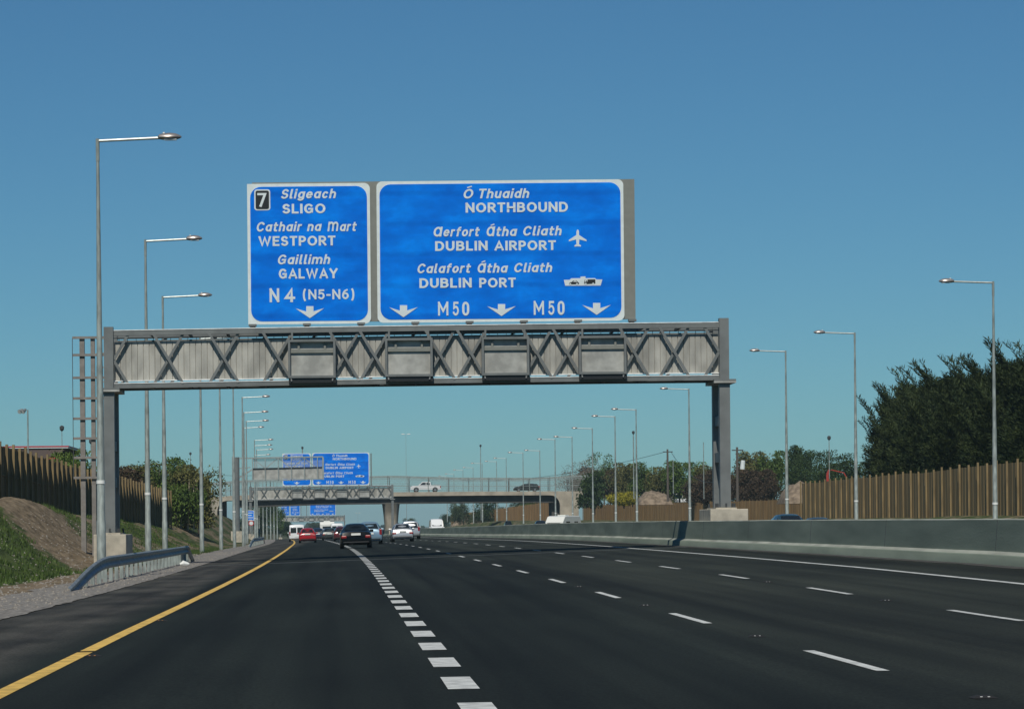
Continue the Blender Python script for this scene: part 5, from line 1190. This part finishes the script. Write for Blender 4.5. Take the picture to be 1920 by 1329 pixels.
# cypress row
def cypress(name, H, Rr, seed):
    r_ = np.random.default_rng(seed); t = thing(name, 'x', 'tree'); V = []; Fc = []
    def blades(c, d, n_, ln, wd):      # c (n,3) base, d (n,3) dir
        d = d / np.linalg.norm(d, axis=1)[:, None]; s_ = np.cross(d, r_.normal(size=d.shape)); s_ /= np.linalg.norm(s_, axis=1)[:, None]
        L_ = ln * r_.uniform(.6, 1.3, n_)[:, None]; w_ = wd * r_.uniform(.6, 1.3, n_)[:, None]
        return np.stack([c, c + d * L_ * .45 + s_ * w_, c + d * L_, c + d * L_ * .45 - s_ * w_], 1).reshape(-1, 3)
    def prof(u): return Rr * (1 - u) ** .55 * (.85 + .15 * math.sin(u * 9 + seed)) if u > .06 else Rr * .8
    nb = 620
    for i in range(nb):
        u = r_.uniform(0, 1) ** .9; z = u * H * .96; a = r_.uniform(0, 2 * math.pi); ln = prof(u) * r_.uniform(.7, 1.12); up = .35 + .9 * u + r_.uniform(-.15, .25)
        if u > .86: ln = max(ln, .7); 
        k = int(44 + ln * 30); ts = r_.uniform(.25, 1, k) ** .7
        out = np.array([math.cos(a), math.sin(a), 0]); x = out * ts[:, None] * ln; zz = z + ts ** 1.6 * ln * up * .75
        lean = np.array([-1, 0, 0]) * (ts ** 3)[:, None] * .22 * (.5 + u)
        c = x + lean; c[:, 2] = zz; sprd = .10 + .16 * (1 - ts)[:, None] * ln; c = c + r_.normal(size=c.shape) * sprd
        d = out * .8 + np.array([-.25, 0, up * .9]) + r_.normal(size=c.shape) * .45
        V.append(blades(c, d, k, .25, .032))
    # leading shoots, nodding to the left
    for i in range(30):
        a = r_.uniform(0, 6.28); rr = r_.uniform(0, Rr * .62); b0 = np.array([math.cos(a) * rr, math.sin(a) * rr, H * (1 - .40 * (rr / Rr) ** 1.3) - 1.0]); ln = r_.uniform(1.6, 3.3); k = 100; ts = np.linspace(0, 1, k)
        bend = r_.uniform(.25, .6)
        c = b0 + np.stack([-bend * ts ** 2 * ln, 0 * ts, ts * ln * .95], 1); ang = r_.uniform(0, 6.28, k)
        d = np.stack([np.cos(ang) * .8 - .5 * ts - .1, np.sin(ang) * .8, .75 + 0 * ts], 1); V.append(blades(c, d, k, .34, .032))
    v = np.concatenate(V); f = np.arange(len(v)).reshape(-1, 4)
    rawmesh('crown', v, f, LM['con'], t)
    # dense inner foliage
    vs = []; fs = []; n1, n2 = 18, 14
    for j in range(n2 + 1):
        u = j / n2
        for k in range(n1):
            a = 2 * math.pi * k / n1; rr = prof(min(u, .97)) * .66 * (1 + .3 * noise.noise(Vector((math.cos(a) * 2, math.sin(a) * 2, u * 9 + seed)))); vs.append((rr * math.cos(a), rr * math.sin(a), u * H * .86))
    for j in range(n2):
        for k in range(n1): fs.append((j * n1 + k, j * n1 + (k + 1) % n1, (j + 1) * n1 + (k + 1) % n1, (j + 1) * n1 + k))
    rawmesh('inner_foliage', np.array(vs), np.array(fs), LM['con'], t)
    MB().tube([(0, 0, -1), (0, 0, H * .5)], [.28, .15], 8).build('trunk', M['bark'], t); return t
cy = [cypress('cypress_tree', 9.0, 2.9, 3), cypress('cypress_tree', 9.0, 2.7, 11), cypress('cypress_tree', 9.0, 3.1, 21)]
CY = [(1676, 232, 742, 'leftmost cypress of the dark row, the lowest one'), (1712, 226, 716, 'second cypress from the left in the dark row'), (1757, 215, 700, 'third cypress from the left in the dark row'), (1728, 205, 745, 'lower cypress in front between the second and third'),
      (1806, 205, 696, 'fourth cypress, just left of the rightmost lighting column'), (1848, 198, 690, 'cypress directly behind the rightmost lighting column'), (1895, 188, 668, 'tallest cypress at the right photo edge'), (1935, 180, 672, 'cypress cut off by the right photo edge'),
      (1785, 192, 748, 'front cypress low in the middle of the dark row'), (1860, 184, 735, 'front cypress low beside the rightmost column'), (1683, 214, 782, 'low cypress edge reaching down to the fence on the left'), (1985, 172, 660, 'cypress wholly beyond the right edge')]
used = set()
for i, (px, Y, py, lab) in enumerate(CY[:-1]):
    p = at(px, py, Y); z0 = 1.2; h = (p.z - z0) * .93 - .2; k = h / 9.0; kw = max(k, .8) * 1.08; src = cy[i % 3]; yaw = rng.uniform(-.5, .5)
    if i % 3 not in used and i < 3:
        used.add(i % 3); src.location = (p.x, Y, z0); src.scale = (kw, kw, k); src.rotation_euler = (0, 0, yaw); tag(src, lab, 'tree', 'row of dark cypresses')
    else: dup(src, (p.x, Y, z0), yaw, lab, 'row of dark cypresses', (kw, kw, k))

# ------------------------------------------------------------------ grass on the near bank
def grass():
    n_ = 52000; s_ = rng.uniform(-14.8, -7.4, n_); Y = 52 + rng.random(n_) ** 1.5 * 170
    keep = [i for i in range(n_) if earthiness(s_[i], Y[i]) + .55 * noise.noise(Vector((s_[i] * .8, Y[i] * .3, 9))) < .42 + .1 * rng.random()]
    s_, Y = s_[keep], Y[keep]; c = np.array([tuple(W(a, b)) for a, b in zip(s_, Y)]); k = len(c)
    h = rng.uniform(.06, .20, k); a = rng.uniform(0, 6.28, k); w_ = .022
    t1 = np.stack([np.cos(a) * w_, np.sin(a) * w_, 0 * a], 1); top = c + np.stack([rng.normal(size=k) * .05, rng.normal(size=k) * .05, h], 1)
    v = np.stack([c - t1 - [0, 0, .01], c + t1 - [0, 0, .01], top], 1).reshape(-1, 3)
    o = rawmesh('grass', v, np.arange(3 * k).reshape(-1, 3), leaf_mat('grass_blades', (.028, .055, .012), (.085, .13, .03), 1.2)); tag(o, 'short rough grass on the left bank', 'grass', kind='stuff')
    n2 = 2600; s2 = rng.uniform(-12.5, -5.3, n2); Y2_ = 50 + rng.random(n2) ** 1.3 * 120; vs = []; fs = []
    for a, b in zip(s2, Y2_):
        p = W(a, b, .01); r_ = rng.uniform(.012, .05); o_ = len(vs)
        pts = [(r_, 0, 0), (0, r_, 0), (-r_, 0, 0), (0, -r_, 0), (0, 0, r_ * .9), (0, 0, -r_)]
        vs += [(p.x + x * rng.uniform(.7, 1.4), p.y + y, p.z + z) for x, y, z in pts]
        fs += [(o_ + i, o_ + (i + 1) % 4, o_ + 4) for i in range(4)]
    o = rawmesh('stones', np.array(vs), np.array(fs), mat('stones', (.22, .20, .17), .9, vary=.4, scale=30)); tag(o, 'loose stones and clods on the left verge', 'stones', kind='stuff')
grass()
# far woods closing the horizon
def far_woods():
    P = []
    for (x0, x1, Y, h) in ((-420, -75, 1500, 9), (60, 480, 1300, 8), (-120, 100, 2600, 14), (80, 300, 760, 5)):
        n_ = 9000; x = rng.uniform(x0, x1, n_); hh = np.array([h * (.55 + .6 * noise.noise(Vector((q * .03, Y, 0))) + .25 * noise.noise(Vector((q * .15, Y, 4)))) for q in x]); z = rng.uniform(0, 1, n_) ** .8 * np.maximum(hh, 1)
        P.append(np.stack([x, Y + rng.uniform(-12, 12, n_), z - drop(Y) - 1], 1))
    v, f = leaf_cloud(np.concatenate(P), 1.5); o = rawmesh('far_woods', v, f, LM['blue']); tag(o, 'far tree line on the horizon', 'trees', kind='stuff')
far_woods()
for o in list(bpy.data.objects):
    if o.get('label') == 'x': o['label'] = 'dark cypress in the row'

# ------------------------------------------------------------------ haze
hz = MB().box(-7000, 7000, -30, 12500, -12, 70).build('haze', mat('haze_air', (1, 1, 1)), None); tag(hz, 'thin pale haze over the motorway', kind='stuff')
hn = hz.data.materials[0].node_tree; hn.nodes.remove(hn.nodes['Principled BSDF'])
pv = hn.nodes.new('ShaderNodeVolumePrincipled'); pv.inputs['Color'].default_value = (.60, .84, .92, 1); pv.inputs['Density'].default_value = .00012; pv.inputs['Anisotropy'].default_value = 0.0
hn.links.new(pv.outputs[0], [n for n in hn.nodes if n.type == 'OUTPUT_MATERIAL'][0].inputs['Volume'])
